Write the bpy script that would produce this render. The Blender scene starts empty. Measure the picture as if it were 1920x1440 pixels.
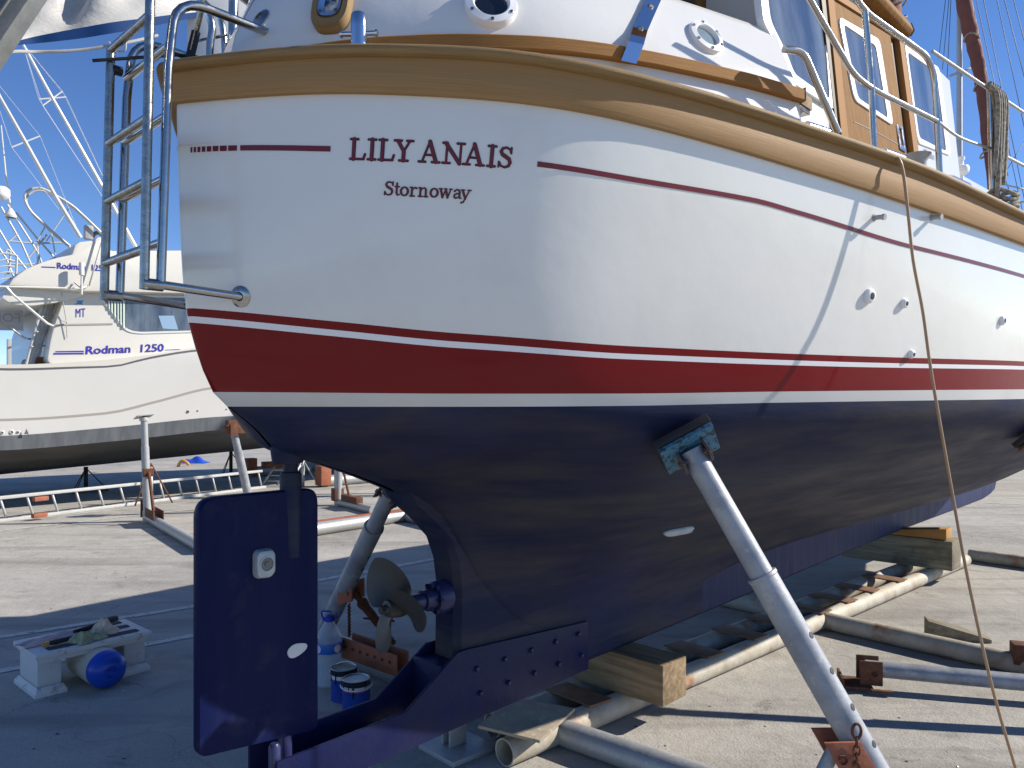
import bpy, bmesh, math, random
from mathutils import Vector, Matrix
random.seed(7)
R = math.radians
scene = bpy.context.scene
COL = scene.collection

# ------------------------------------------------------------------ camera
F, CX, HY, H = 1443.0, 960.0, 755.0, 1.5      # focal length (px at 1920), centre column, horizon row, eye height
cam_d = bpy.data.cameras.new('camera'); cam = bpy.data.objects.new('camera', cam_d); COL.objects.link(cam)
cam.location = (0, 0, H); cam.rotation_euler = (R(90), 0, 0)
cam_d.sensor_width = 36; cam_d.lens = 36 * F / 1920; cam_d.shift_y = 35 / 1920
cam_d.clip_start = 0.05; cam_d.clip_end = 3000
scene.camera = cam

# ------------------------------------------------------------------ world, sun, exposure
SUN_AZ, SUN_EL = 83.0, 32.0                   # degrees to the right of the view axis, above the horizon
world = bpy.data.worlds.new('World'); scene.world = world; world.use_nodes = True
wn = world.node_tree.nodes; wl = world.node_tree.links
for n in list(wn): wn.remove(n)
sky = wn.new('ShaderNodeTexSky'); sky.sky_type = 'NISHITA'; sky.sun_disc = False
sky.sun_elevation = R(SUN_EL); sky.sun_rotation = R(SUN_AZ)
sky.air_density = 0.8; sky.dust_density = 0; sky.ozone_density = 3; sky.altitude = 1000
bg = wn.new('ShaderNodeBackground'); bg.inputs['Strength'].default_value = 0.104
wo = wn.new('ShaderNodeOutputWorld')
hs = wn.new('ShaderNodeHueSaturation'); hs.inputs['Hue'].default_value = 0.508; hs.inputs['Saturation'].default_value = 1.15; wl.new(sky.outputs[0], hs.inputs['Color']); wl.new(hs.outputs[0], bg.inputs['Color']); wl.new(bg.outputs[0], wo.inputs['Surface'])
sd = bpy.data.lights.new('sun', 'SUN'); sd.energy = 4.3; sd.angle = R(0.5); sd.color = (1.0, 0.935, 0.835)
sun = bpy.data.objects.new('sun', sd); COL.objects.link(sun)
_L = Vector((math.sin(R(SUN_AZ)) * math.cos(R(SUN_EL)), math.cos(R(SUN_AZ)) * math.cos(R(SUN_EL)), math.sin(R(SUN_EL))))
sun.rotation_euler = (-_L).to_track_quat('-Z', 'Y').to_euler(); sun.location = _L * 40
scene.view_settings.view_transform = 'Standard'; scene.view_settings.look = 'None'
scene.view_settings.exposure = 0.71; scene.view_settings.gamma = 1.0
scene.cycles.max_bounces = 8

# ------------------------------------------------------------------ measuring helpers
TH = R(44); S_, C_ = math.sin(TH), math.cos(TH)      # boat heading: 44 degrees to the right of the view axis
OX, OY = (545 - CX) / F * 2.5, 2.5                   # the rudder stock is the boat's origin
def bw(s, t, z): return Vector((OX + S_ * s + C_ * t, OY + C_ * s - S_ * t, z))   # boat (forward, starboard, up) -> world
def at(x, y, d): return Vector(((x - CX) / F * d, d, H + (HY - y) / F * d))
def gnd(x, y, z=0.0):
    d = (H - z) * F / (y - HY); return at(x, y, d)
def ont(x, y, t=0.0):
    r = (x - CX) / F
    s = (r * (OY - S_ * t) - OX - C_ * t) / (S_ - r * C_)
    return s, H + (HY - y) / F * bw(s, t, 0).y
def pchip(xs, ys):
    n = len(xs); h = [xs[i+1] - xs[i] for i in range(n-1)]; d = [(ys[i+1] - ys[i]) / h[i] for i in range(n-1)]
    m = [d[0]] + [0.0 if d[i-1] * d[i] <= 0 else 2 * d[i-1] * d[i] / (d[i-1] + d[i]) for i in range(1, n-1)] + [d[-1]]
    def f(x):
        if x <= xs[0]: return ys[0]
        if x >= xs[-1]: return ys[-1]
        i = 0
        while xs[i+1] < x: i += 1
        t = (x - xs[i]) / h[i]
        return ((2*t**3 - 3*t*t + 1) * ys[i] + (t**3 - 2*t*t + t) * h[i] * m[i] + (3*t*t - 2*t**3) * ys[i+1] + (t**3 - t*t) * h[i] * m[i+1])
    return f

# ------------------------------------------------------------------ mesh builder
class MB:
    def __init__(self): self.v = []; self.f = []; self.m = []; self.uv = {}; self.sm = []
    def add(self, vs, fs, mat=0, uvs=None, smooth=True):
        o = len(self.v); self.v += [tuple(p) for p in vs]
        for k, f in enumerate(fs):
            self.f.append(tuple(o + i for i in f)); self.m.append(mat); self.sm.append(smooth)
            if uvs: self.uv[len(self.f) - 1] = uvs[k]
        return self
    def box(self, c, dx, dy, dz, mat=0):            # centre and three half-edge vectors
        c, dx, dy, dz = map(Vector, (c, dx, dy, dz))
        vs = [c + a * dx + b * dy + e * dz for a in (-1, 1) for b in (-1, 1) for e in (-1, 1)]
        return self.add(vs, [(0,1,3,2), (4,6,7,5), (0,4,5,1), (2,3,7,6), (0,2,6,4), (1,5,7,3)], mat, smooth=False)
    def tube(self, pts, r, n=10, mat=0, cap=True, closed=False):
        pts = [Vector(p) for p in pts]; N = len(pts)
        rr = r if isinstance(r, (list, tuple)) else [r] * N
        tang = []
        for i in range(N):
            a = pts[(i-1) % N] if (closed or i > 0) else pts[i]
            b = pts[(i+1) % N] if (closed or i < N-1) else pts[i]
            tang.append((b - a).normalized())
        up = Vector((0, 0, 1)) if abs(tang[0].z) < .9 else Vector((1, 0, 0))
        u = tang[0].cross(up).normalized(); vs = []; uvrow = []; L = 0
        for i in range(N):
            u = (u - tang[i] * u.dot(tang[i])).normalized(); w = tang[i].cross(u)
            if i: L += (pts[i] - pts[i-1]).length
            uvrow.append(L)
            for k in range(n):
                a = 2 * math.pi * k / n
                vs.append(pts[i] + (u * math.cos(a) + w * math.sin(a)) * rr[i])
        fs = []; uv = []
        for i in range(N if closed else N - 1):
            j = (i + 1) % N
            for k in range(n):
                k2 = (k + 1) % n
                fs.append((i*n + k, i*n + k2, j*n + k2, j*n + k))
                c = 6.283 * rr[0] / n
                uv.append([(uvrow[i], k*c), (uvrow[i], (k+1)*c), (uvrow[j], (k+1)*c), (uvrow[j], k*c)])
        self.add(vs, fs, mat, uv)
        if cap and not closed:
            self.add(vs[:n], [tuple(range(n))[::-1]], mat, smooth=False); self.add(vs[-n:], [tuple(range(n))], mat, smooth=False)
        return self
    def lathe(self, c, prof, n=24, axis=(0, 0, 1), mat=0, mats=None):     # prof: (radius, height along axis)
        ax = Vector(axis).normalized(); up = Vector((0, 0, 1)) if abs(ax.z) < .9 else Vector((1, 0, 0))
        u = ax.cross(up).normalized(); w = ax.cross(u); c = Vector(c)
        vs = [c + ax * h + (u * math.cos(6.28319*k/n) + w * math.sin(6.28319*k/n)) * r for r, h in prof for k in range(n)]
        for i in range(len(prof) - 1):
            sub = vs[i*n:(i+2)*n]
            self.add(sub, [(k, (k+1) % n, n + (k+1) % n, n + k) for k in range(n)], mats[i] if mats else mat)
        return self
    def prism(self, poly, d, mat=0):                # polygon (world points) swept along d
        d = Vector(d); n = len(poly); a = [Vector(p) for p in poly]; b = [p + d for p in a]
        self.add(a, [tuple(range(n))], mat, smooth=False); self.add(b, [tuple(range(n))[::-1]], mat, smooth=False)
        return self.add(a + b, [(k, (k+1) % n, n + (k+1) % n, n + k) for k in range(n)], mat, smooth=False)
    def grid(self, rows, mat=0, uvs=None, closed=False, smooth=True):
        nr, nc = len(rows), len(rows[0]); vs = [p for r in rows for p in r]; fs = []; uv = []
        for i in range(nr - 1):
            for j in range(nc if closed else nc - 1):
                q = (i*nc + j, i*nc + (j+1) % nc, (i+1)*nc + (j+1) % nc, (i+1)*nc + j); fs.append(q)
                if uvs: uv.append([uvs[i][j], uvs[i][(j+1) % nc], uvs[i+1][(j+1) % nc], uvs[i+1][j]])
        return self.add(vs, fs, mat, uv if uvs else None, smooth)
    def build(self, name, mats, parent=None, loc=None, bevel=0, auto=35, bseg=2, weld=True):
        if not isinstance(mats, (list, tuple)): mats = [mats]
        base = Vector(loc) if loc is not None else (root_loc(parent) if parent is not None else Vector((0, 0, 0)))
        me = bpy.data.meshes.new(name)
        me.from_pydata([tuple(Vector(p) - base) for p in self.v], [], self.f)
        for m in mats: me.materials.append(m)
        for i, p in enumerate(me.polygons): p.material_index = self.m[i]; p.use_smooth = self.sm[i]
        if self.uv:
            lay = me.uv_layers.new(name='UVMap')
            for i, p in enumerate(me.polygons):
                if i in self.uv:
                    for k, li in enumerate(p.loop_indices): lay.data[li].uv = self.uv[i][k]
        bm = bmesh.new(); bm.from_mesh(me)
        if weld: bmesh.ops.remove_doubles(bm, verts=bm.verts, dist=1e-5)
        bmesh.ops.recalc_face_normals(bm, faces=bm.faces)
        if bevel:
            es = [e for e in bm.edges if len(e.link_faces) == 2 and e.calc_face_angle(0) > R(25)]
            bmesh.ops.bevel(bm, geom=es, offset=bevel, segments=bseg, profile=0.6, affect='EDGES', clamp_overlap=True)
            for f in bm.faces: f.smooth = True
        for e in bm.edges:
            if len(e.link_faces) == 2 and e.calc_face_angle(0) > R(auto): e.smooth = False
        bm.to_mesh(me); bm.free()
        o = bpy.data.objects.new(name, me); COL.objects.link(o)
        if parent is not None: o.parent = parent
        else: o.location = base
        return o
def root_loc(o):
    while o.parent: o = o.parent
    return Vector(o.location)
def tag(o, label, cat, group=None, kind=None):
    if label: o['label'] = label
    if cat: o['category'] = cat
    if group: o['group'] = group
    if kind: o['kind'] = kind
    return o
def thing(name, label, cat, loc, group=None):
    o = bpy.data.objects.new(name, None); COL.objects.link(o); o.location = loc; o.empty_display_size = .1
    return tag(o, label, cat, group)
def struct(o): o['kind'] = 'structure'; return o
def arc(p0, pc, p1, n=6):                           # quadratic bend
    p0, pc, p1 = map(Vector, (p0, pc, p1))
    return [(1-t)**2 * p0 + 2*t*(1-t) * pc + t*t * p1 for t in [k / n for k in range(n + 1)]]
def fillet(pts, r, n=5):
    pts = [Vector(p) for p in pts]; out = [pts[0]]
    for i in range(1, len(pts) - 1):
        a = (pts[i-1] - pts[i]); b = (pts[i+1] - pts[i]); q = min(r, a.length * .45, b.length * .45)
        out += arc(pts[i] + a.normalized() * q, pts[i], pts[i] + b.normalized() * q, n)
    return out + [pts[-1]]
def spline(pts, n=8):
    pts = [Vector(p) for p in pts]; out = []
    for i in range(len(pts) - 1):
        p0, p1, p2, p3 = pts[max(i-1, 0)], pts[i], pts[i+1], pts[min(i+2, len(pts)-1)]
        for k in range(n):
            t = k / n
            out.append(.5 * (2*p1 + (p2-p0)*t + (2*p0 - 5*p1 + 4*p2 - p3)*t*t + (3*p1 - p0 - 3*p2 + p3)*t**3))
    return out + [pts[-1]]

# ------------------------------------------------------------------ materials
def mat(name, col, rough=.5, metal=0, col2=None, scale=6, amt=.5, stretch=None, bump=0, bscale=None, coat=0, col3=None, scale3=30, amt3=.4,
        coords='Object', spec=.5, rvar=0, bstretch=None, detail=6, alpha_noise=None, rotz=None, trans=0, ior=1.45, thr=(.35, .65), thr3=(.55, .7)):
    m = bpy.data.materials.new(name); m.use_nodes = True; nt = m.node_tree; N = nt.nodes; K = nt.links
    b = N['Principled BSDF']; b.inputs['Roughness'].default_value = rough; b.inputs['Metallic'].default_value = metal
    b.inputs['Specular IOR Level'].default_value = spec; b.inputs['Coat Weight'].default_value = coat; b.inputs['Coat Roughness'].default_value = .04
    b.inputs['Transmission Weight'].default_value = trans; b.inputs['IOR'].default_value = ior
    c4 = lambda c: (c[0], c[1], c[2], 1)
    b.inputs['Base Color'].default_value = c4(col)
    tc = N.new('ShaderNodeTexCoord')
    def noise(sc, st, det=detail, dist=0.0):
        mp = N.new('ShaderNodeMapping'); mp.inputs['Scale'].default_value = st or (1, 1, 1)
        if rotz is not None: mp.vector_type = 'TEXTURE'; mp.inputs['Rotation'].default_value = (0, 0, rotz); mp.inputs['Scale'].default_value = [1 / q for q in (st or (1, 1, 1))]
        K.new(tc.outputs[coords], mp.inputs['Vector'])
        n = N.new('ShaderNodeTexNoise'); n.inputs['Scale'].default_value = sc; n.inputs['Detail'].default_value = det
        n.inputs['Roughness'].default_value = .62; n.inputs['Distortion'].default_value = dist
        K.new(mp.outputs[0], n.inputs['Vector']); return n.outputs['Fac']
    def ramp(f, lo, hi, a=0.0, c=1.0):
        r = N.new('ShaderNodeMapRange'); r.inputs['From Min'].default_value = lo; r.inputs['From Max'].default_value = hi
        r.inputs['To Min'].default_value = a; r.inputs['To Max'].default_value = c; K.new(f, r.inputs['Value']); return r.outputs[0]
    cur = None
    if col2 is not None:
        mx = N.new('ShaderNodeMix'); mx.data_type = 'RGBA'
        mx.inputs['A'].default_value = c4(col); mx.inputs['B'].default_value = c4(col2)
        K.new(ramp(noise(scale, stretch), thr[0], thr[1], 0, amt), mx.inputs['Factor']); cur = mx.outputs['Result']
    if col3 is not None:
        mx = N.new('ShaderNodeMix'); mx.data_type = 'RGBA'
        if cur: K.new(cur, mx.inputs['A'])
        else: mx.inputs['A'].default_value = c4(col)
        mx.inputs['B'].default_value = c4(col3)
        K.new(ramp(noise(scale3, stretch if coords == 'UV' else None, 8), thr3[0], thr3[1], 0, amt3), mx.inputs['Factor']); cur = mx.outputs['Result']
    if cur: K.new(cur, b.inputs['Base Color'])
    if rvar: K.new(ramp(noise(scale * 1.7, stretch), .3, .7, max(0, rough - rvar), min(1, rough + rvar)), b.inputs['Roughness'])
    if bump:
        bp = N.new('ShaderNodeBump'); bp.inputs['Strength'].default_value = 1; bp.inputs['Distance'].default_value = bump
        K.new(noise(bscale or scale, bstretch or stretch, 5), bp.inputs['Height']); K.new(bp.outputs[0], b.inputs['Normal'])
    if alpha_noise:
        K.new(ramp(noise(alpha_noise[0], None, 8), alpha_noise[1], alpha_noise[2]), b.inputs['Alpha'])
    return m
M = {}
M['white'] = mat('white_gelcoat', (.76, .75, .70), .2, col2=(.70, .685, .63), scale=1.3, amt=.55, coat=.18, col3=(.64, .62, .56), scale3=2.6, amt3=.3, bump=.004, bscale=1.6, rvar=.05)
M['white_deck'] = mat('white_deck_paint', (.70, .69, .655), .22, col2=(.72, .71, .67), scale=4, amt=.4, coat=.3, bump=.003, bscale=3)
M['line_white'] = mat('white_line', (.78, .78, .78), .14, coat=.3)
M['boot_white'] = mat('white_boot_stripe', (.60, .60, .58), .3, col2=(.5, .5, .47), scale=3, amt=.5)
M['red'] = mat('red_stripe', (.175, .004, .007), .10, spec=.32, bump=.0025, bscale=3)
M['maroon'] = mat('maroon_vinyl', (.15, .006, .018), .3)
M['maroon_dark'] = mat('dark_letter_edge', (.028, .002, .008), .35)
M['antifoul'] = mat('navy_antifouling', (.007, .012, .043), .55, spec=.24, col2=(.062, .056, .050), scale=2.2, amt=.8, stretch=(.5, .5, 3.0), col3=(.016, .019, .075), scale3=1.5, amt3=.6, bump=.0025, bscale=9, rvar=.1, thr=(.44, .74))
M['keelblue'] = mat('blue_antifouling', (.014, .021, .088), .5, spec=.2, col2=(.030, .036, .068), scale=3.5, amt=.6, stretch=(2.2, 2.2, .35), col3=(.012, .014, .05), scale3=7, amt3=.5, bump=.002, bscale=14, rvar=.08)
M['shoe'] = mat('shoe_antifouling', (.008, .012, .060), .38, spec=.2, col2=(.020, .021, .046), scale=6, amt=.5, col3=(.012, .012, .045), scale3=20, amt3=.5, bump=.003, bscale=22)
M['rudderblue'] = mat('rudder_antifouling', (.003, .007, .046), .42, spec=.1, col2=(.012, .016, .06), scale=2, amt=.8, stretch=(3, 3, .5), col3=(.030, .032, .06), scale3=9, amt3=.6, bump=.0018, bscale=18, rvar=.05)
M['teak'] = mat('oiled_teak', (.355, .205, .08), .55, spec=.3, col2=(.27, .15, .052), scale=3, amt=.6, stretch=(1.0, 60, 1), coords='UV', col3=(.48, .32, .16), scale3=3.5, amt3=.25, bump=.0006, bscale=4, bstretch=(2, 90, 1), thr3=(.5, .75))
M['teak_cap'] = mat('weathered_teak', (.30, .195, .085), .62, spec=.25, col2=(.20, .125, .055), scale=3, amt=.8, stretch=(1.5, 30, 1), coords='UV', bump=.0015, bscale=5, bstretch=(2, 60, 1))
M['teak_trim'] = mat('teak_trim', (.34, .17, .054), .7, spec=.15, col2=(.25, .12, .036), scale=5, amt=.8, stretch=(1.5, 40, 1), coords='UV', bump=.001, bscale=5, bstretch=(2, 70, 1))
M['door_teak'] = mat('varnished_door_teak', (.26, .135, .042), .75, spec=.12, col2=(.17, .08, .022), scale=5, amt=.85, stretch=(14, 14, .9), bump=.001, bscale=8)
M['dark_wood_and_shade'] = mat('dark_joinery_and_shade', (.05, .026, .012), .6)
M['steel'] = mat('stainless_steel', (.44, .43, .41), .2, 1, col2=(.36, .35, .33), scale=14, amt=.55, rvar=.1, bump=.0004, bscale=30)
M['steel_worn'] = mat('tarnished_stainless', (.40, .385, .35), .28, 1, col2=(.22, .20, .17), scale=26, amt=.7, rvar=.12, bump=.0008, bscale=60)
M['chrome'] = mat('polished_chrome', (.66, .67, .69), .12, 1)
M['galv'] = mat('galvanised_steel', (.40, .405, .40), .5, .35, col2=(.34, .36, .38), scale=18, amt=.7, col3=(.60, .61, .60), scale3=55, amt3=.5, bump=.0012, bscale=40, rvar=.1)
M['galv_blue'] = mat('worn_galvanised_stand', (.36, .37, .385), .5, .25, col2=(.19, .21, .245), scale=7, amt=.85, col3=(.52, .51, .48), scale3=16, amt3=.6, bump=.0015, bscale=30, rvar=.1)
M['pipe'] = mat('dusty_painted_pipe', (.50, .465, .385), .66, .05, col2=(.34, .29, .21), scale=7, amt=.9, col3=(.32, .13, .045), scale3=4.2, amt3=.85, bump=.0025, bscale=30, thr3=(.55, .66))
M['rust'] = mat('rusty_steel', (.16, .065, .032), .8, .1, col2=(.085, .034, .02), scale=22, amt=.8, col3=(.27, .115, .05), scale3=50, amt3=.6, bump=.003, bscale=70)
M['primer'] = mat('orange_primer', (.34, .11, .055), .7, col2=(.22, .07, .035), scale=14, amt=.7, col3=(.42, .20, .13), scale3=50, amt3=.4, bump=.0015, bscale=50)
M['bluepad'] = mat('chipped_blue_paint', (.045, .16, .25), .55, col2=(.10, .052, .028), scale=9, amt=1, col3=(.015, .03, .03), scale3=60, amt3=.9, bump=.003, bscale=45, thr=(.52, .6), thr3=(.52, .58))
M['timber'] = mat('weathered_timber', (.30, .215, .125), .8, col2=(.15, .10, .05), scale=3, amt=.95, stretch=(.8, 13, 13), rotz=R(-44), col3=(.12, .085, .05), scale3=2.5, amt3=.6, bump=.003, bscale=3)
M['greytimber'] = mat('grey_old_timber', (.27, .235, .165), .88, col2=(.13, .11, .075), scale=3, amt=.95, stretch=(.8, 12, 12), rotz=R(-44), col3=(.07, .06, .045), scale3=2.6, amt3=.8, bump=.004, bscale=3)
M['plank'] = mat('orange_pine_wedge', (.46, .235, .07), .65, col2=(.36, .17, .045), scale=5, amt=.7, stretch=(1.2, 1.2, 12), bump=.0015, bscale=10)
M['ply'] = mat('worn_plywood', (.40, .335, .235), .75, col2=(.22, .19, .15), scale=5, amt=.8, col3=(.58, .52, .42), scale3=24, amt3=.5, bump=.002, bscale=30)
M['plate'] = mat('brown_steel_plate', (.23, .125, .065), .75, col2=(.13, .065, .035), scale=14, amt=.8, bump=.002, bscale=50)
M['bronze'] = mat('painted_bronze', (.048, .047, .043), .45, .15, col2=(.033, .033, .030), scale=8, amt=.6, bump=.001, bscale=14)
M['zinc'] = mat('zinc_anode', (.46, .49, .49), .55, .35, col2=(.34, .38, .39), scale=20, amt=.7, bump=.003, bscale=40)
M['bare'] = mat('bare_patch', (.62, .62, .60), .6, col2=(.5, .5, .49), scale=30, amt=.6, bump=.001, bscale=80)
M['glass_dark'] = mat('dark_glass', (.012, .014, .022), .04, coat=.5)
M['glass_blue'] = mat('cabin_glass', (.045, .062, .095), .06, col2=(.17, .20, .23), scale=1.6, amt=.9, stretch=(3, 3, .7), coat=.3, bump=.002, bscale=1.5)
M['glass_port'] = mat('bubbled_port_glass', (.20, .26, .28), .08, col2=(.32, .40, .42), scale=9, amt=.7, coat=.8, bump=.012, bscale=14)
M['black'] = mat('black_plastic_and_hole_shade', (.015, .015, .017), .5)
M['grey_plastic'] = mat('grey_plastic', (.36, .36, .355), .5)
M['white_plastic'] = mat('white_plastic', (.80, .80, .79), .35)
M['rope_tan'] = mat('tan_hose', (.40, .26, .15), .5, col2=(.33, .2, .11), scale=40, amt=.5)
M['rope'] = mat('flecked_rope', (.42, .38, .30), .85, col2=(.12, .10, .08), scale=70, amt=.9, bump=.004, bscale=120)
M['tan_sail'] = mat('tan_sailcloth', (.20, .075, .055), .85, col2=(.14, .05, .04), scale=6, amt=.7, bump=.02, bscale=7)
M['cream'] = mat('cream_gelcoat', (.68, .655, .585), .3, col2=(.62, .595, .53), scale=1.2, amt=.5, coat=.2)
M['cream2'] = mat('white_topsides', (.66, .65, .61), .22, col2=(.60, .585, .54), scale=.9, amt=.5, coat=.25, bump=.004, bscale=1)
M['greybottom'] = mat('grey_antifouling', (.055, .057, .06), .6, col2=(.11, .11, .105), scale=2, amt=.8, stretch=(.6, .6, 3), bump=.004, bscale=8)
M['greyband'] = mat('grey_boot_band', (.10, .11, .12), .4, col2=(.17, .18, .19), scale=3, amt=.7, stretch=(3, 3, .4))
M['greyline'] = mat('grey_rub_line', (.11, .11, .12), .5)
M['taupe'] = mat('taupe_chine_line', (.36, .33, .29), .5)
M['blue_letter'] = mat('blue_lettering', (.035, .03, .30), .4)
M['sky_logo'] = mat('light_blue_mark', (.035, .26, .62), .4)
M['pale_pane'] = mat('pale_window_pane', (.26, .38, .52), .3)
M['curtain'] = mat('pale_green_curtain', (.52, .60, .50), .9, bump=.01, bscale=3)
M['alu'] = mat('aluminium', (.50, .50, .485), .5, .2, col2=(.38, .38, .37), scale=14, amt=.5)
M['canvas'] = mat('white_boat_cover', (.46, .45, .42), .5, col2=(.36, .35, .33), scale=1.4, amt=.8, stretch=(1, 1, 2.5), bump=.03, bscale=1.6)
M['canvas_blue'] = mat('blue_canvas', (.004, .035, .13), .7, spec=.2)
M['beam'] = mat('grey_metal_and_recess_shade', (.20, .20, .185), .5, .3, col2=(.13, .13, .12), scale=9, amt=.7, bump=.002, bscale=20)
M['bench'] = mat('flaking_white_paint', (.62, .60, .585), .6, col2=(.30, .25, .20), scale=13, amt=.9, col3=(.10, .08, .065), scale3=28, amt3=.9, bump=.003, bscale=24, thr=(.58, .7), thr3=(.66, .72))
M['grip'] = mat('dark_grip_tape', (.075, .066, .06), .95, bump=.003, bscale=160)
M['fender'] = mat('cream_fender', (.58, .545, .46), .42, col2=(.42, .39, .32), scale=7, amt=.6, bump=.003, bscale=7)
M['fender_blue'] = mat('blue_fender_end', (.008, .055, .44), .3, col2=(.012, .07, .36), scale=10, amt=.5)
M['towel'] = mat('pink_towel', (.62, .45, .42), .95, col2=(.44, .30, .29), scale=12, amt=.6, bump=.006, bscale=60)
M['rag'] = mat('green_rag', (.40, .41, .23), .95, col2=(.25, .26, .14), scale=14, amt=.6, bump=.006, bscale=60)
M['glove'] = mat('cream_glove_cloth', (.72, .58, .42), .95, col2=(.50, .38, .27), scale=14, amt=.6, bump=.006, bscale=60)
M['bottle'] = mat('clear_bottle_plastic', (.80, .87, .95), .05, spec=1, bump=.002, bscale=20)
M['bottle'].node_tree.nodes['Principled BSDF'].inputs['Alpha'].default_value = .30
M['water'] = mat('water', (.60, .74, .88), .03, spec=.6)
M['water'].node_tree.nodes['Principled BSDF'].inputs['Alpha'].default_value = .16
M['bluecap'] = mat('blue_cap', (.01, .03, .42), .4)
M['bluelabel'] = mat('blue_bottle_label', (.02, .13, .50), .35)
M['pinklabel'] = mat('white_label_spot', (.72, .62, .66), .4)
M['tin'] = mat('tin_lid', (.55, .52, .44), .3, .8, col2=(.40, .36, .26), scale=18, amt=.7)
M['can_blue'] = mat('navy_can_print', (.012, .05, .30), .25)
M['can_white'] = mat('white_can_print', (.70, .70, .70), .3)
M['can_black'] = mat('black_paint_drips', (.012, .016, .03), .25)
M['can_red'] = mat('red_can_line', (.42, .03, .05), .3)
M['bolt'] = mat('painted_bolt', (.025, .027, .09), .35)
M['sign'] = mat('grey_sign_board', (.56, .56, .57), .6, col2=(.50, .50, .51), scale=4, amt=.5)
M['sign_ink'] = mat('show_through_ink', (.40, .40, .42), .6)  # grey stands in for light showing the front lettering through the board
M['orange'] = mat('yellow_orange_plastic', (.60, .30, .05), .5)
M['bluetarp'] = mat('blue_tarp', (.02, .08, .50), .5)
M['dark_steel'] = mat('dark_stand_steel', (.045, .042, .042), .6, .3)
M['brown'] = mat('brown_wood_locker', (.19, .065, .025), .5)

# ------------------------------------------------------------------ ground
def ground_material():
    m = bpy.data.materials.new('yard_concrete'); m.use_nodes = True; N = m.node_tree.nodes; K = m.node_tree.links; b = N['Principled BSDF']
    tc = N.new('ShaderNodeTexCoord')
    def nz(sc, det=8, st=(1, 1, 1), rough=.6, dist=0):
        mp = N.new('ShaderNodeMapping'); mp.inputs['Scale'].default_value = st; K.new(tc.outputs['Object'], mp.inputs['Vector'])
        n = N.new('ShaderNodeTexNoise'); n.inputs['Scale'].default_value = sc; n.inputs['Detail'].default_value = det; n.inputs['Roughness'].default_value = rough
        n.inputs['Distortion'].default_value = dist; K.new(mp.outputs[0], n.inputs['Vector']); return n.outputs['Fac']
    def rg(f, lo, hi, a=0., c=1.):
        r = N.new('ShaderNodeMapRange'); r.inputs['From Min'].default_value = lo; r.inputs['From Max'].default_value = hi
        r.inputs['To Min'].default_value = a; r.inputs['To Max'].default_value = c; K.new(f, r.inputs['Value']); return r.outputs[0]
    def mix(a, c, f):
        x = N.new('ShaderNodeMix'); x.data_type = 'RGBA'
        if isinstance(a, tuple): x.inputs['A'].default_value = a + (1,)
        else: K.new(a, x.inputs['A'])
        x.inputs['B'].default_value = c + (1,); K.new(f, x.inputs['Factor']); return x.outputs['Result']
    c = mix((.43, .405, .36), (.33, .315, .285), rg(nz(.55, 6), .35, .65))
    c = mix(c, (.51, .48, .42), rg(nz(1.9, 8, (1, 2.4, 1)), .5, .72, 0, .6))
    c = mix(c, (.22, .205, .18), rg(nz(3.2, 9, dist=.6), .56, .72, 0, .6))
    c = mix(c, (.14, .128, .11), rg(nz(.35, 9, dist=1.2), .60, .70, 0, .45))
    c = mix(c, (.15, .14, .125), rg(nz(85, 3), .56, .68, 0, .55))
    c = mix(c, (.46, .43, .38), rg(nz(60, 3, rough=.5), .62, .70, 0, .5))
    c = mix(c, (.25, .17, .085), rg(nz(1.1, 7, dist=.8), .66, .76, 0, .5))
    c = mix(c, (.20, .185, .16), rg(nz(1.6, 6, (.16, 1.6, 1), dist=.3), .52, .66, 0, .6))
    c = mix(c, (.09, .085, .08), rg(nz(.9, 9, dist=1.8), .63, .69, 0, .5))
    c = mix(c, (.52, .50, .46), rg(nz(7, 9, dist=1.5), .69, .73, 0, .6))
    # a few hairline cracks
    mp = N.new('ShaderNodeMapping'); K.new(tc.outputs['Object'], mp.inputs['Vector'])
    dn = N.new('ShaderNodeTexNoise'); dn.inputs['Scale'].default_value = 2.2; dn.inputs['Detail'].default_value = 6; K.new(mp.outputs[0], dn.inputs['Vector'])
    va = N.new('ShaderNodeVectorMath'); va.operation = 'ADD'; K.new(mp.outputs[0], va.inputs[0]); K.new(dn.outputs['Color'], va.inputs[1])
    vo = N.new('ShaderNodeTexVoronoi'); vo.feature = 'DISTANCE_TO_EDGE'; vo.inputs['Scale'].default_value = .33; K.new(va.outputs[0], vo.inputs['Vector'])
    c = mix(c, (.14, .13, .11), rg(vo.outputs['Distance'], .0, .003, .45, 0))
    K.new(c, b.inputs['Base Color']); b.inputs['Roughness'].default_value = .88; b.inputs['Specular IOR Level'].default_value = .25
    ad = N.new('ShaderNodeMath'); ad.operation = 'ADD'; K.new(rg(nz(90, 4), 0, 1, 0, .35), ad.inputs[0]); K.new(nz(9, 8), ad.inputs[1])
    bp = N.new('ShaderNodeBump'); bp.inputs['Distance'].default_value = .012; bp.inputs['Strength'].default_value = .8; K.new(ad.outputs[0], bp.inputs['Height']); K.new(bp.outputs[0], b.inputs['Normal'])
    return m
g = MB(); g.add([(-1500, -1500, 0), (1500, -1500, 0), (1500, 1500, 0), (-1500, 1500, 0)], [(0, 1, 2, 3)], smooth=False)
struct(g.build('ground', ground_material()))
M['paint'] = mat('worn_line_paint', (.62, .60, .55), .8, col2=(.44, .41, .36), scale=14, amt=.7, alpha_noise=(20, .30, .46))
lines = MB()
def gline(p, q, w):
    a, b = gnd(*p), gnd(*q); a.z = b.z = .004; d = (b - a).normalized(); n = Vector((-d.y, d.x, 0)) * w / 2
    lines.add([a - n, b - n, b + n, a + n], [(0, 1, 2, 3)], smooth=False)
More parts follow.
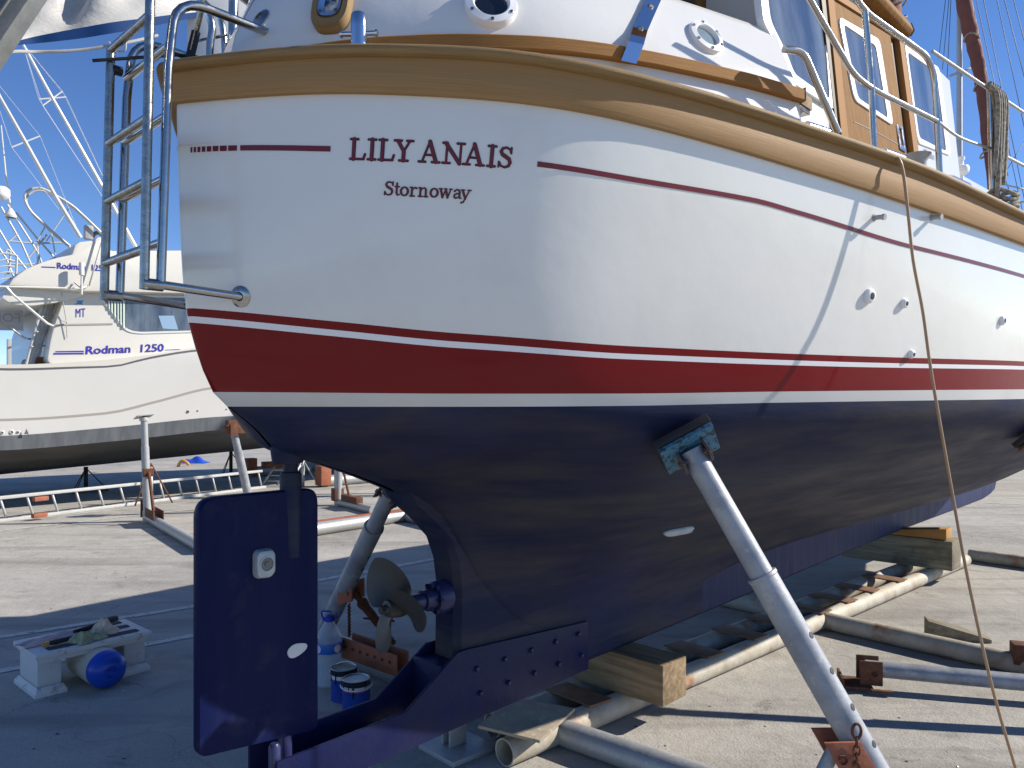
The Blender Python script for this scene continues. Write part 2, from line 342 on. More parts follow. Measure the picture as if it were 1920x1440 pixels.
gline((-60, 1205), (366, 1137), .075); gline((-60, 1270), (366, 1192), .075); gline((590, 1090), (830, 1046), .085)
gline((-60, 985), (420, 935), .05); gline((-40, 1000), (520, 937), .05); gline((560, 942), (860, 893), .06); gline((1850, 943), (2100, 955), .06)
gline((590, 917), (760, 905), .06); gline((1860, 905), (2050, 912), .06)
struct(lines.build('painted_lines', M['paint']))

# ================================================================== THE MOTOR YACHT
_RS = [-.366, -.244, -.109, .006, .187, .385, .682, .92, 1.41, 1.93, 2.71, 3.6, 4.6, 5.6, 6.6, 7.6, 8.6, 9.5, 10.2, 10.6]
_RT = [0, .237, .456, .59, .779, .916, 1.04, 1.121, 1.263, 1.389, 1.52, 1.60, 1.63, 1.60, 1.50, 1.32, 1.03, .66, .30, 0]
_rt0 = pchip(_RS, _RT)
_us = [k / 240 for k in range(241)]; _ss = [-.366 + u*u * 10.966 for u in _us]; _ts = [_rt0(q) for q in _ss]
for _ in range(40): _ts = [_ts[0]] + [.25 * _ts[i-1] + .5 * _ts[i] + .25 * _ts[i+1] for i in range(1, 240)] + [_ts[-1]]
def _rt(q):
    u = math.sqrt(min(1, max(0, (q + .366) / 10.966))) * 240; i = min(239, int(u)); f = u - i
    if i == 0 or i == 239: return _ts[i] * (1 - f) + _ts[i+1] * f
    a, b, c, d = _ts[i-1], _ts[i], _ts[i+1], _ts[min(240, i+2)]
    return .5 * (2*b + (c-a)*f + (2*a - 5*b + 4*c - d)*f*f + (3*b - a - 3*c + d)*f**3)
SHEER = pchip([-.366, .2, .7, 1.41, 1.93, 2.71, 4, 6, 8, 10.6], [2.378, 2.33, 2.294, 2.25, 2.224, 2.206, 2.22, 2.32, 2.5, 2.85])
SA = pchip([1.37, 1.425, 1.484, 1.532, 1.65, 1.743, 1.86, 2.10, 2.376], [-.057, -.138, -.208, -.258, -.307, -.333, -.348, -.359, -.366])
_r0 = pchip([-.3, .5, 1.5, 3, 8], [.83, .835, .89, .935, .9])
def SB(z): return 9.9 + .7 * (z - 1.5)
def HB(s, z):
    sa, sb = SA(z), SB(z); x = min(1, max(0, (s - sa) / (sb - sa)))
    q = min(1, max(0, (z - 1.5) / .8)); return (1 - (1 - _r0(s)) * (1 - q)**1.15) * _rt(-.366 + x * 10.966)
Z_NAVY = pchip([-.25, .2, .65, 1.25, 2.95, 5, 10], [1.488, 1.488, 1.490, 1.500, 1.517, 1.535, 1.60])
Z_RB = pchip([-.26, .2, .64, 1.23, 2.93, 5, 10], [1.532, 1.526, 1.528, 1.538, 1.562, 1.59, 1.68])
Z_RT = pchip([-.33, -.09, .17, .62, 1.21, 2.9, 5, 10], [1.735, 1.688, 1.654, 1.632, 1.628, 1.653, 1.70, 1.84])
Z_TB = pchip([-.33, -.09, .17, .62, 1.21, 2.9, 5, 10], [1.753, 1.705, 1.671, 1.648, 1.645, 1.669, 1.716, 1.856])
Z_TT = pchip([-.33, -.09, .17, .62, 1.21, 2.9, 5, 10], [1.776, 1.728, 1.694, 1.671, 1.667, 1.691, 1.738, 1.878])
ZB = pchip([-.21, -.12, -.05, .11, .33, .49, .60, .66, .8, 1.1, 1.6, 2.2, 3, 4, 5.5, 7, 8.2, 9.0, 9.6, 9.95],
           [1.488, 1.415, 1.345, 1.295, 1.215, 1.14, 1.05, .97, .78, .56, .47, .50, .58, .63, .70, .78, .89, 1.05, 1.32, 1.60])
KT = pchip([-.2, .5, .66, .9, 8.6, 9.6], [.004, .03, .066, .0795, .0795, .01])       # half width where the hull meets the keel
MIXF = pchip([-.2, .3, .8, 1.4, 2.4, 3.2, 4.2, 5.5, 6.5, 8, 9.8], [.95, .5, .05, 0, .03, .20, .5, .75, .8, .6, .2])
PEXP = pchip([0, .7, 1.6, 2.6, 4], [2.0, 2.5, 2.7, 2.4, 2.0])
def section(s, w):
    p_ = PEXP(s); a = (p_ + 1) * w**p_ - p_ * w**(p_ + 1); b = math.sqrt(max(0, 1 - (1 - w)**2.3)); m = MIXF(s); return (1 - m) * a + m * b
boat = thing('motor_yacht', 'large white yacht in the foreground with red stripes, teak rails and navy bottom', 'yacht', bw(3, 0, 0))

NF = 130
hull = MB(); rows = []; rmat = []
WS = [0, .012, .03, .06, .10, .15, .21, .28, .36, .45, .54, .63, .72, .80, .87, .93, .97, 1.0]
for side in (1, -1):
    rows = []
    for w in WS:
        row = []
        for k in range(NF + 1):
            f = (k / NF)**1.8; s = -.208 + f * (9.93 + .208); zn = Z_NAVY(s)
            zb = min(ZB(s), zn); z = zb + (zn - zb) * w
            k_ = min(KT(s), HB(s, zn)); t = k_ + (HB(s, zn) - k_) * section(s, w)
            if k == 0 or k == NF: t = 0
            row.append(bw(s, side * t, z))
        rows.append(row)
    hull.grid(rows, 0)
    bands = [(Z_NAVY, Z_RB, 1, 1), (Z_RB, Z_RT, 2, 3), (Z_RT, Z_TB, 3, 1), (Z_TB, Z_TT, 2, 1), (Z_TT, SHEER, 4, 10)]
    for za, zb_, mi, n in bands:
        rows = []
        for q in range(n + 1):
            row = []
            for k in range(NF + 1):
                f = (k / NF)**1.8; z = 1.9; s = 0
                for _ in range(4):
                    s = SA(z) + f * (SB(z) - SA(z)); z = za(s) + (zb_(s) - za(s)) * q / n
                t = HB(s, z) if 0 < k < NF else 0
                row.append(bw(s, side * t, z))
            rows.append(row)
        hull.grid(rows, mi)
hull_o = hull.build('hull', [M['antifoul'], M['boot_white'], M['red'], M['line_white'], M['white']], boat, auto=50)

def hpt(s, z, off=0.0):
    e = .004; P = bw(s, HB(s, z), z)
    n = (bw(s + e, HB(s + e, z), z) - P).cross(bw(s, HB(s, z + e), z + e) - P).normalized()
    if n.dot(bw(0, 1, 0) - bw(0, 0, 0)) < 0: n = -n
    return (P + n * off, n)
def hullpix(x, y):                                   # starboard topsides point seen at a photograph pixel
    best = (1e9,)
    for k in range(900):
        s = -.36 + k * .0042; z = 1.9
        for _ in range(4): z = H + (HY - y) / F * bw(s, HB(s, z), 0).y
        p = bw(s, HB(s, z), z); e = abs(CX + F * p.x / p.y - x)
        if e < best[0]: best = (e, s, z)
    return best[1], best[2]
# --- cove stripes
cv = MB()
def strip(mb, ss, zc, hw, off=.0015):
    mb.grid([[hpt(s, zc(s) - hw, off)[0] for s in ss], [hpt(s, zc(s) + hw, off)[0] for s in ss]])
zc = pchip([-.35, -.314, -.124, .276, .573, .97, 1.16, 1.8, 2.77, 5, 9.8], [2.230, 2.226, 2.197, 2.158, 2.142, 2.137, 2.123, 2.078, 2.065, 2.06, 2.3])
strip(cv, [-.268 + .0024 * k for k in range(61)], zc, .0075)
strip(cv, [.276 + (k / 160)**1.3 * 9.3 for k in range(161)], zc, .0072)
sx = -.273
for k in range(8):
    w = .0135 * .80**k; strip(cv, [sx - w, sx - w/2, sx], zc, .0075); sx -= w + .0022
cv.build('cove_stripe', M['maroon'], hull_o)
# --- lettering
def capsule(pts, ws, n=5):
    pts = [Vector((p[0], p[1])) for p in pts]; out = []; N = len(pts); lft = []; rgt = []
    for i in range(N):
        d = (pts[min(i+1, N-1)] - pts[max(i-1, 0)]).normalized(); nn = Vector((-d.y, d.x)); w = ws[i] / 2
        lft.append(pts[i] + nn * w); rgt.append(pts[i] - nn * w)
        if i == 0: d0 = d
    faces = []; vs = lft + rgt
    for i in range(N - 1): faces.append((i, i+1, N+i+1, N+i))
    for end, d in ((0, -d0), (N-1, d)):
        c = len(vs); vs.append(pts[end]); a0 = math.atan2(d.y, d.x); ring = []
        for k in range(n + 1):
            a = a0 - math.pi/2 + math.pi * k / n; ring.append(len(vs)); vs.append(pts[end] + Vector((math.cos(a), math.sin(a))) * ws[end] / 2)
        for k in range(n): faces.append((c, ring[k], ring[k+1]))
    return vs, faces
SF = .095
GL = {
 'L': [([(.22,0.03),(.22,.97)],.165), ([(.05,.96),(.42,.96)],SF), ([(.05,.04),(.72,.04)],SF), ([(.71,.05),(.775,.27)],SF)],
 'I': [([(.235,.03),(.235,.97)],.165), ([(.05,.96),(.42,.96)],SF), ([(.05,.04),(.42,.04)],SF)],
 'Y': [([(.20,.95),(.50,.47)],.15), ([(.77,.95),(.50,.47)],.09), ([(.5,.5),(.5,.04)],.165), ([(.04,.96),(.38,.96)],SF), ([(.63,.96),(.93,.96)],SF), ([(.30,.04),(.72,.04)],SF)],
 'A': [([(.19,.05),(.51,.98)],.085), ([(.51,.98),(.85,.05)],.17), ([(.32,.36),(.70,.36)],.085), ([(.03,.04),(.35,.04)],SF), ([(.66,.04),(1.02,.04)],SF)],
 'N': [([(.22,.04),(.22,.93)],.09), ([(.16,.95),(.86,.04)],.165), ([(.88,.08),(.88,.96)],.09), ([(.03,.96),(.24,.96)],SF), ([(.05,.04),(.40,.04)],SF), ([(.70,.96),(1.05,.96)],SF)],
 'S': [([(.60,.74),(.56,.88),(.38,.955),(.20,.90),(.13,.76),(.20,.63),(.36,.54),(.54,.43),(.60,.28),(.54,.12),(.36,.04),(.18,.09),(.08,.26)],[.08,.09,.09,.12,.15,.165,.17,.165,.15,.12,.09,.08,.08]), ([(.62,.70),(.62,.96)],.07), ([(.06,.04),(.06,.28)],.07)],
 't': [([(.17,.88),(.17,.2),(.25,.06),(.38,.10)],[.10,.14,.12,.07]), ([(.04,.64),(.36,.64)],.08)],
 'o': [([(.33+.25*math.cos(6.2832*k/16), .335+.29*math.sin(6.2832*k/16)) for k in range(17)], [.085+.06*abs(math.cos(6.2832*k/16)) for k in range(17)])],
 'r': [([(.16,.04),(.16,.62)],.135), ([(.03,.04),(.36,.04)],.08), ([(.03,.63),(.16,.63)],.08), ([(.18,.42),(.28,.58),(.38,.63),(.48,.58)],[.07,.08,.10,.13])],
 'n': [([(.16,.04),(.16,.62)],.135), ([(.03,.04),(.32,.04)],.08), ([(.03,.63),(.16,.63)],.08), ([(.18,.45),(.30,.60),(.44,.64),(.54,.54),(.56,.04)],[.06,.08,.10,.13,.135]), ([(.44,.04),(.71,.04)],.08)],
 'w': [([(.14,.62),(.31,.05)],.14), ([(.31,.05),(.50,.60)],.075), ([(.50,.62),(.67,.05)],.14), ([(.67,.05),(.86,.62)],.075), ([(.03,.64),(.26,.64)],.07), ([(.40,.64),(.58,.64)],.07), ([(.76,.64),(.96,.64)],.07)],
 'a': [([(.48,.38),(.28,.36),(.12,.27),(.11,.13),(.22,.045),(.36,.09),(.48,.20)],[.07,.09,.12,.13,.11,.08,.06]), ([(.12,.52),(.24,.63),(.40,.62),(.48,.50),(.48,.14),(.54,.05),(.62,.07)],[.13,.09,.10,.13,.135,.10,.06])],
 'y': [([(.14,.62),(.37,.06)],.14), ([(.62,.62),(.37,.06),(.26,-.18),(.12,-.24)],[.075,.08,.09,.13]), ([(.03,.64),(.28,.64)],.07), ([(.50,.64),(.74,.64)],.07)],
}
def hull_text(chars, s0, zbase, hgt, name, slope=0.0):
    arcs = [(s0, 0.0)]; s = s0; L = 0
    for _ in range(400):
        p = hpt(s, zbase)[0]; s += .002; L += (hpt(s, zbase)[0] - p).length; arcs.append((s, L))
    fs = pchip([a[1] for a in arcs][::8], [a[0] for a in arcs][::8])
    mb = MB(); c = 0
    for ch, x0 in chars:
        for pts, ws in GL[ch]:
            if not isinstance(ws, list): ws = [ws] * len(pts)
            if len(pts) == 2:                       # break straight strokes so they bend with the hull
                pts = [tuple(Vector(pts[0]).lerp(Vector(pts[1]), k / 5)) for k in range(6)]; ws = [ws[0]] * 6
            for lay, dw in ((0, .03), (1, -.032)):
                vs, faces = capsule(pts, [w + dw for w in ws]); c += 1
                off = .0013 + lay * .0012 + (c % 20) * .00003
                q = []
                for v in vs:
                    X = (x0 + v.x) * hgt; q.append(hpt(fs(max(0, X)), zbase + v.y * hgt + slope * X, off)[0])
                mb.add(q, faces, lay, smooth=False)
    return mb.build(name, [M['maroon_dark'], M['maroon']], hull_o, weld=False)
hull_text([('L', 0), ('I', .87), ('L', 1.39), ('Y', 2.13), ('A', 3.34), ('N', 4.45), ('A', 5.45), ('I', 6.58), ('S', 7.11)], -.092, 2.166, .0575, 'name_lettering', -.055)
hull_text([('S', 0), ('t', .74), ('o', 1.14), ('r', 1.84), ('n', 2.45), ('o', 3.26), ('w', 3.90), ('a', 4.92), ('y', 5.46)], -.026, 2.068, .0385, 'port_lettering', -.05)
# --- skin fittings
for (x, y, r) in ((1628, 555, .027), (1693, 569, .018), (1877, 601, .021), (1707, 664, .017)):
    s, z = hullpix(x, y); p, n = hpt(s, z)
    f = MB(); f.lathe(p - n*.004, [(r, 0), (r*1.02, .008), (r*.9, .016), (r*.62, .020), (r*.50, .020), (r*.46, .004), (0, .002)], 24, n, mats=[0, 0, 0, 0, 1, 1])
    f.build('skin_fitting', [M['white_plastic'], M['grey_plastic']], hull_o)
for x in (1640, 1746):
    s, z = hullpix(x, 408); p, n = hpt(s, z)
    f = MB(); f.lathe(p - n*.004, [(.013, 0), (.013, .006), (.0085, .007), (.0085, .034), (.011, .036), (.011, .044), (0, .044)], 16, n)
    f.build('drain_pipe', M['grey_plastic'], hull_o)
# --- hull anode under the turn of the bilge
def lower(s, z):                                     # starboard underwater point and normal
    zn = Z_NAVY(s); zb = ZB(s); w = (z - zb) / (zn - zb); t = KT(s) + (HB(s, zn) - KT(s)) * section(s, w); return bw(s, t, z)
def lown(s, z):
    p = lower(s, z); n = (lower(s + .01, z) - p).cross(lower(s, z + .01) - p).normalized(); d = bw(0, 1, 0) - bw(0, 0, 0)
    return p, (n if n.dot(d) > 0 else -n)
def lowpix(x, y):
    best = (1e9,)
    for i in range(120):
        for j in range(60):
            s = .7 + i * .03; zb = ZB(s); z = zb + (1.46 - zb) * j / 60; p = lower(s, z)
            e = abs(CX + F*p.x/p.y - x) + abs(HY - F*(p.z - H)/p.y - y)
            if e < best[0]: best = (e, s, z)
    return best[1], best[2]
s_, z_ = lowpix(1275, 993); p, n = lown(s_, z_); q = (lower(s_ + .06, z_) - lower(s_ - .06, z_)).normalized(); up = n.cross(q)
an = MB(); ring = []
for k in range(9):
    u = -1 + k / 4; cs = max(.30, math.sqrt(max(0, 1 - abs(u)**5)))
    ring.append([p + q * u * .108 + up * math.cos(a) * .021 * cs + n * (math.sin(a) * .022 * cs + .004) for a in [6.2832 * m_ / 12 for m_ in range(12)]])
an.grid(ring, closed=True); an.add(ring[0], [tuple(range(12))]); an.add(ring[-1], [tuple(range(12))])
for u in (): an.lathe(p + q * u + n * .018 - up * .006, [(.010, 0), (.009, .006), (.005, .003), (0, .003)], 12, (n - up*.5))
an.build('hull_anode', M['zinc'], hull_o)

# --- keel with deadwood, forefoot rounded
KB = pchip([.66, 1.44, 3.1, 5.4, 8.6], [.305, .315, .345, .395, .415])
prof = [(.655, .30), (.655, .52), (.66, .80), (.645, .90), (.61, .985), (.55, 1.062), (.47, 1.125), (.42, 1.19), (.62, 1.2)] + [(s, ZB(s) + .05) for s in (.8, 1.1, 1.6, 2.2, 3, 4, 5.5, 7, 8.2, 9.0, 9.25)] + [(9.24, .80), (9.18, .62), (9.06, .50), (8.88, .44), (8.6, .418)] + [(s, KB(s)) for s in (7.5, 6.5, 5.4, 4.2, 3.1, 2.2, 1.44)]
def keel_part(name, prof, m, parent):
    kl = MB(); n_ = len(prof)
    def ringk(t, ins): return [bw(s + ins * (1 if s < .67 and z < 1.0 else (-1 if s > 8.5 else 0)), t, z + (ins if z < .5 else 0)) for s, z in prof]
    kl.grid([ringk(-.05, 0), ringk(-.076, .022), ringk(-.078, .05)], closed=True)
    kl.grid([ringk(-.05, 0), ringk(.05, 0)], closed=True)
    kl.grid([ringk(.05, 0), ringk(.076, .022), ringk(.078, .05)], closed=True)
    kl.add(ringk(.078, .05), [tuple(range(n_))]); kl.add(ringk(-.078, .05), [tuple(range(n_))])
    return kl.build(name, m, parent, auto=30)
kc = 2.45; q = [p for p in prof]
aft_ = [p for p in q[:q.index((.62, 1.2)) + 1]] + [(s, ZB(s) + .05) for s in (.8, 1.1, 1.6, 2.2, kc)] + [(kc, KB(kc))] + [(s, KB(s)) for s in (2.2, 1.44)]
fwd_ = [(kc, KB(kc)), (kc, ZB(kc) + .05)] + [(s, ZB(s) + .05) for s in (3, 4, 5.5, 7, 8.2, 9.0, 9.25)] + [(9.24, .80), (9.18, .62), (9.06, .50), (8.88, .44), (8.6, .418)] + [(s, KB(s)) for s in (7.5, 6.5, 5.4, 4.2, 3.1)]
keel_part('deadwood', aft_, M['antifoul'], boat)
kl_o = keel_part('keel', fwd_, M['keelblue'], boat)
# --- steel shoe: cheek plates with bolts, and the sole piece that carries the heel of the rudder
sh = MB()
top = [(.66, .52), (.655, .545), (1.42, .545), (1.44, .315), (.60, .288), (.52, .30)]
outer = [(1.43, .52), (1.435, .305), (.60, .262), (.34, .268), (-.10, .268), (-.10, .408), (.43, .412), (.66, .565)]
A1 = [(1.43, .515), (1.435, .300), (.40, .268), (-.10, .262), (-.10, .395), (.40, .405), (.645, .558), (.70, .558)]
for sd in (1, -1):
    sh.prism([bw(s, sd * .082, z) for s, z in A1], bw(0, sd * .012, 0) - bw(0, 0, 0))
sh.box(bw(.15, 0, .272), (bw(.27, 0, 0) - bw(0, 0, 0)), (bw(0, .081, 0) - bw(0, 0, 0)), (0, 0, .008))
sh.box(bw(.62, 0, .40), (bw(.05, 0, 0) - bw(0, 0, 0)), (bw(0, .081, 0) - bw(0, 0, 0)), (0, 0, .12))
bolts = []
for k in range(5):
    for (zz, ds) in ((.475, 0), (.375, .02)):
        s = .74 + k * .155 + ds; sh.lathe(bw(s, .093, zz), [(.012, 0), (.012, .009), (.009, .012), (0, .012)], 6, bw(0, 1, 0) - bw(0, 0, 0), mat=1)
sh_o = sh.build('keel_shoe', [M['shoe'], M['bolt']], boat, bevel=.003)
pn = MB(); pn.lathe(bw(-.02, 0, .27), [(.022, 0), (.022, .21), (.017, .225), (0, .225)], 16); pn.lathe(bw(-.085, .05, .27), [(.019, 0), (.019, .155), (.012, .166), (0, .166)], 14)
pn.build('heel_pin', M['bolt'], sh_o)
sm = MB(); sm.lathe(bw(.10, .0, .2805), [(.075, 0), (.05, .004), (0, .004)], 7); sm.build('worn_patch', M['bare'], sh_o)
# --- rudder
def rounded(corners, r, n=6):
    out = []; N = len(corners)
    for i in range(N):
        p = Vector(corners[i]); a = Vector(corners[i-1]) - p; b = Vector(corners[(i+1) % N]) - p
        rr = r[i] if isinstance(r, (list, tuple)) else r
        rr = min(rr, a.length * .49, b.length * .49)
        if rr <= 0: out.append(tuple(p)); continue
        pa, pb = p + a.normalized() * rr, p + b.normalized() * rr
        for k in range(n + 1):
            t = k / n; out.append(tuple((1-t)**2 * pa + 2*t*(1-t) * p + t*t * pb))
    return out
rp = rounded([(-.313, .452), (-.313, 1.219), (.092, 1.219), (.092, .415)], [.035, .06, .05, .03])
rd = MB(); N_ = len(rp)
def rring(t, k): return [bw(-.13 + (s + .13) * k, t, .83 + (z - .83) * (1 - (1 - k) * .5)) for s, z in rp]
rd.grid([rring(-.012, 1.0), rring(.012, 1.0), rring(.022, .975)], closed=True); rd.grid([rring(-.022, .975), rring(-.012, 1.0)], closed=True)
rd.add(rring(.022, .975), [tuple(range(N_))]); rd.add(rring(-.022, .975), [tuple(range(N_))])
rd_o = rd.build('rudder', M['rudderblue'], boat, auto=40)
st = MB(); st.lathe(bw(0, 0, 1.14), [(.034, 0), (.035, .128), (.032, .134), (.023, .137), (.023, .175), (.030, .178), (.030, .26), (0, .26)], 24)
st.lathe(bw(0, .004, 1.0), [(.028, 0), (.030, .16)], 16)
st.build('rudder_stock', M['antifoul'], rd_o)
tb = MB(); tb.lathe(bw(-.01, 0, 1.305), [(0, .002), (.046, 0), (.050, .006), (.056, .05), (.06, .12)], 24); tb.build('rudder_tube', M['antifoul'], hull_o)
def rudpt(x, y, off): s, z = ont(x, y, .022 + off); return bw(s, .022 + off, z)
vN = bw(0, 1, 0) - bw(0, 0, 0); uN = bw(1, 0, 0) - bw(0, 0, 0)
ra = MB(); c = rudpt(492, 1055, 0)
oct_ = rounded([(-.033, -.030), (-.026, -.044), (.018, -.047), (.033, -.03), (.033, .03), (.022, .044), (-.024, .044), (-.033, .03)], .008, 3)
ra.grid([[c + uN * a * k + Vector((0, 0, b * k)) + vN * h for a, b in oct_] for k, h in ((1, -.002), (1, .014), (.90, .026), (.78, .029), (.3, .029))], closed=True)
ra.lathe(c + vN * .0292, [(.0245, -.001), (.0245, .003), (.021, .003), (.019, .0006), (.009, .0006), (.008, .004), (0, .004)], 20, vN, mats=[0, 0, 1, 1, 1, 1])  # recess coloured darker in place of the shade in it
ra.build('rudder_anode', [M['zinc'], M['beam']], rd_o)
rb = MB(); c = rudpt(557, 1219, .001); pp = [(.036*math.cos(a) * (1 + .06*math.sin(3*a+1)), .021*math.sin(a) * (1 + .10*math.cos(3*a)) + .004*math.cos(a)) for a in [6.2832*k/18 for k in range(18)]]
rb.prism([c + uN * a + Vector((0, 0, b)) for a, b in pp], vN * -.003); rb.build('bare_patch', M['bare'], rd_o)
# --- propeller, shaft and stern bearing
ax = uN.copy()
pc = bw(.415, 0, .755)
sb_ = MB(); sb_.tube([bw(.40, 0, .755), bw(.56, 0, .755)], .030, 18); sb_.tube([bw(.55, 0, .755), bw(.70, 0, .755)], [.038, .045], 18)
sb_.lathe(bw(.60, 0, .755), [(.0, 0), (.054, 0), (.064, .012), (.064, .06)], 12, ax)
for k in range(6):
    a = 6.2832 * k / 6; sb_.lathe(bw(.592, .050*math.cos(a), .755 + .050*math.sin(a)), [(.011, 0), (.011, .02)], 6, ax)
sb_.build('stern_bearing', M['bolt'], boat, auto=40)
pr = MB(); pr.lathe(pc, [(0, -.045), (.014, -.045), (.018, -.034), (.030, -.03), (.036, -.005), (.040, .03), (.034, .05), (0, .05)], 20, ax)
pr.lathe(pc - ax * .044, [(.016, 0), (.016, -.014), (0, -.014)], 6, ax)
pr_o = pr.build('propeller', M['bronze'], boat)
for ang in (122, 2, 242):                            # blades seen from aft, measured from starboard
    a0 = R(ang); bl = MB(); rowsA = []; rowsB = []
    for i in range(21):
        q = math.sin(math.pi / 2 * i / 20); r = .030 + q * .165; ch = .028 + .068 * math.sin(math.pi * min(1, (q**.8) * .985))**.75 if q > 0 else .030
        ch *= math.sqrt(max(.0, 1 - q**9)) if q < .999 else .08
        pit = math.atan2(.30, 6.2832 * max(r, .05)); rA = []; rB = []
        for j in range(9):
            m_ = (j / 8 - .5) * 2 * ch; da = m_ * math.cos(pit) / r; dx = m_ * math.sin(pit); rk = .02 * q
            aa = a0 + da
            th = .0045 * (1 - (j / 4 - 1)**2) * (1.2 - q) + .0008
            P = pc + ax * (-dx + .012 - rk) + vN * r * math.cos(aa) + Vector((0, 0, r * math.sin(aa)))
            rA.append(P + ax * th); rB.append(P - ax * th)
        rowsA.append(rA); rowsB.append(rB)
    bl.grid(rowsA); bl.grid(rowsB)
    bl.grid([[a[0] for a in rowsA], [b[0] for b in rowsB]]); bl.grid([[a[-1] for a in rowsA], [b[-1] for b in rowsB]]); bl.grid([rowsA[-1], rowsB[-1]])
    bl.build('blade', M['bronze'], pr_o, auto=50)

# --- teak rubbing plank, cap rail and coaming that run round the stern
def plan_path(fn, smax, n):
    sts = [fn(k) for k in range(n)]
    return [(s, t) for s, t in reversed(sts)] + [(s, -t) for s, t in sts[1:]]
def railpts():
    a = []
    n = 90
    for k in range(n + 1):
        s = -.366 + (k / n)**1.9 * 10.9; a.append((s, _rt(s)))
    return [(s, t) for s, t in reversed(a)] + [(s, -t) for s, t in a[1:]]
RP = railpts()
def normals(path):
    out = []; N = len(path)
    for i in range(N):
        a, b = path[max(i-1, 0)], path[min(i+1, N-1)]; d = Vector((b[0]-a[0], b[1]-a[1])).normalized(); out.append((-d.y, d.x))
    s, t = path[len(path)//4]; n = out[len(path)//4]
    if n[1] * t < 0: out = [(-a, -b) for a, b in out]
    return out
RN = normals(RP)
def sweep(mb, path, nrm, prof, zf, mat=0, closed=False):
    L = [0]
    for i in range(1, len(path)): L.append(L[-1] + math.hypot(path[i][0]-path[i-1][0], path[i][1]-path[i-1][1]))
    V = [0]
    for i in range(1, len(prof)): V.append(V[-1] + math.hypot(prof[i][0]-prof[i-1][0], prof[i][1]-prof[i-1][1]))
    rows = [[bw(s + n[0]*o, t + n[1]*o, zf(s) + h(s) if callable(h) else zf(s) + h) for (s, t), n in zip(path, nrm)] for o, h in prof] if False else None
    rows = []
    for o, h in prof:
        rows.append([bw(s + n[0]*o, t + n[1]*o, zf(s) + h) for (s, t), n in zip(path, nrm)])
    mb.grid(rows, mat, [[(L[i], V[j]) for i in range(len(path))] for j in range(len(prof))])
CAPZ = pchip([-.366, .15, .45, .72, 1.15, 1.65, 2.7, 5, 10.6], [2.478, 2.450, 2.428, 2.415, 2.392, 2.37, 2.318, 2.40, 2.97])
pl = MB()
for off_z in [0]:
    L = [0]
    for i in range(1, len(RP)): L.append(L[-1] + math.hypot(RP[i][0]-RP[i-1][0], RP[i][1]-RP[i-1][1]))
    def rr(o, f): return [bw(s + n[0]*o, t + n[1]*o, SHEER(s) + (CAPZ(s) - .03 - SHEER(s)) * f - (.012 if f == 0 else 0)) for (s, t), n in zip(RP, RN)]
    rows = [rr(-.02, 0), rr(.020, 0), rr(.026, .04), rr(.028, .5), rr(.026, 1.0), rr(-.02, 1.0)]
    vv = [0, .04, .05, .10, .16, .2]
    pl.grid(rows, 0, [[(l, v) for l in L] for v in vv])
pl.build('teak_plank', M['teak'], boat, auto=50)
cp = MB()
capprof = [(-.13, -.03), (.030, -.032)] + [(.032 + .022*math.sin(a), -.016 - .016*math.cos(a)) for a in [math.pi*k/7 for k in range(1, 7)]] + [(.030, .0), (-.13, .0)]
sweep(cp, RP, RN, capprof, CAPZ)
cp.build('cap_rail', M['teak_cap'], boat, auto=60)
dk = MB(); half = len(RP)//2
dk.grid([[bw(RP[i][0], RP[i][1]*.97, 2.0 + .05*RP[i][0]*0 + (CAPZ(RP[i][0]) - 2.35) * .5 + .18) for i in range(half + 1)], [bw(RP[i][0], -RP[i][1]*.97, 2.18 + (CAPZ(RP[i][0]) - 2.35) * .5) for i in range(half + 1)]])
dk.build('deck', M['white_deck'], boat)
# coaming: starboard end at s = 1.33, round the stern, to port
_ct = pchip([-.215, -.20, -.17, -.12, -.05, .05, .187, .385, .682, .92, 1.34], [0, .09, .19, .285, .385, .50, .635, .775, .905, .985, 1.112])
CP = []
for k in range(61):
    s = -.215 + (k / 60)**2 * (1.34 + .215); CP.append((s, _ct(s)))
CP = [(s, t) for s, t in reversed(CP)] + [(s, -t) for s, t in CP[1:]]
CN = normals(CP)
cprof = [(0, 2.36), (0, 2.47), (-.008, 2.55), (-.026, 2.63), (-.056, 2.70), (-.086, 2.765), (-.108, 2.825), (-.122, 2.85), (-.145, 2.86), (-.165, 2.85), (-.18, 2.80), (-.18, 2.36)]
co = MB(); sweep(co, CP, CN, cprof, lambda s: 0.0)
for e in (0, -1):
    co.add([bw(CP[e][0] + CN[e][0]*o, CP[e][1] + CN[e][1]*o, z) for o, z in cprof], [tuple(range(len(cprof)))], smooth=False)
co_o = co.build('coaming', M['white_deck'], boat, auto=50)
_ci = pchip([p[1] for p in cprof[:8]], [p[0] for p in cprof[:8]])
def cpt(i, z, off=0):                                 # coaming surface point at path position i (float)
    k = max(0, min(len(CP) - 2, int(i))); f = i - k
    s = CP[k][0]*(1-f) + CP[k+1][0]*f; t = CP[k][1]*(1-f) + CP[k+1][1]*f
    n = Vector((CN[k][0]*(1-f) + CN[k+1][0]*f, CN[k][1]*(1-f) + CN[k+1][1]*f)).normalized(); o = _ci(z) + off
    return bw(s + n.x*o, t + n.y*o, z)
def cpix(x, y):
    best = (1e9,)
    for k in range(0, 600):
        i = k * .1; z = 2.6
        for _ in range(4): z = min(2.85, max(2.36, H + (HY - y) / F * cpt(i, z).y))
        p = cpt(i, z); e = abs(CX + F*p.x/p.y - x)
        if e < best[0]: best = (e, i, z)
    return best[1], best[2]
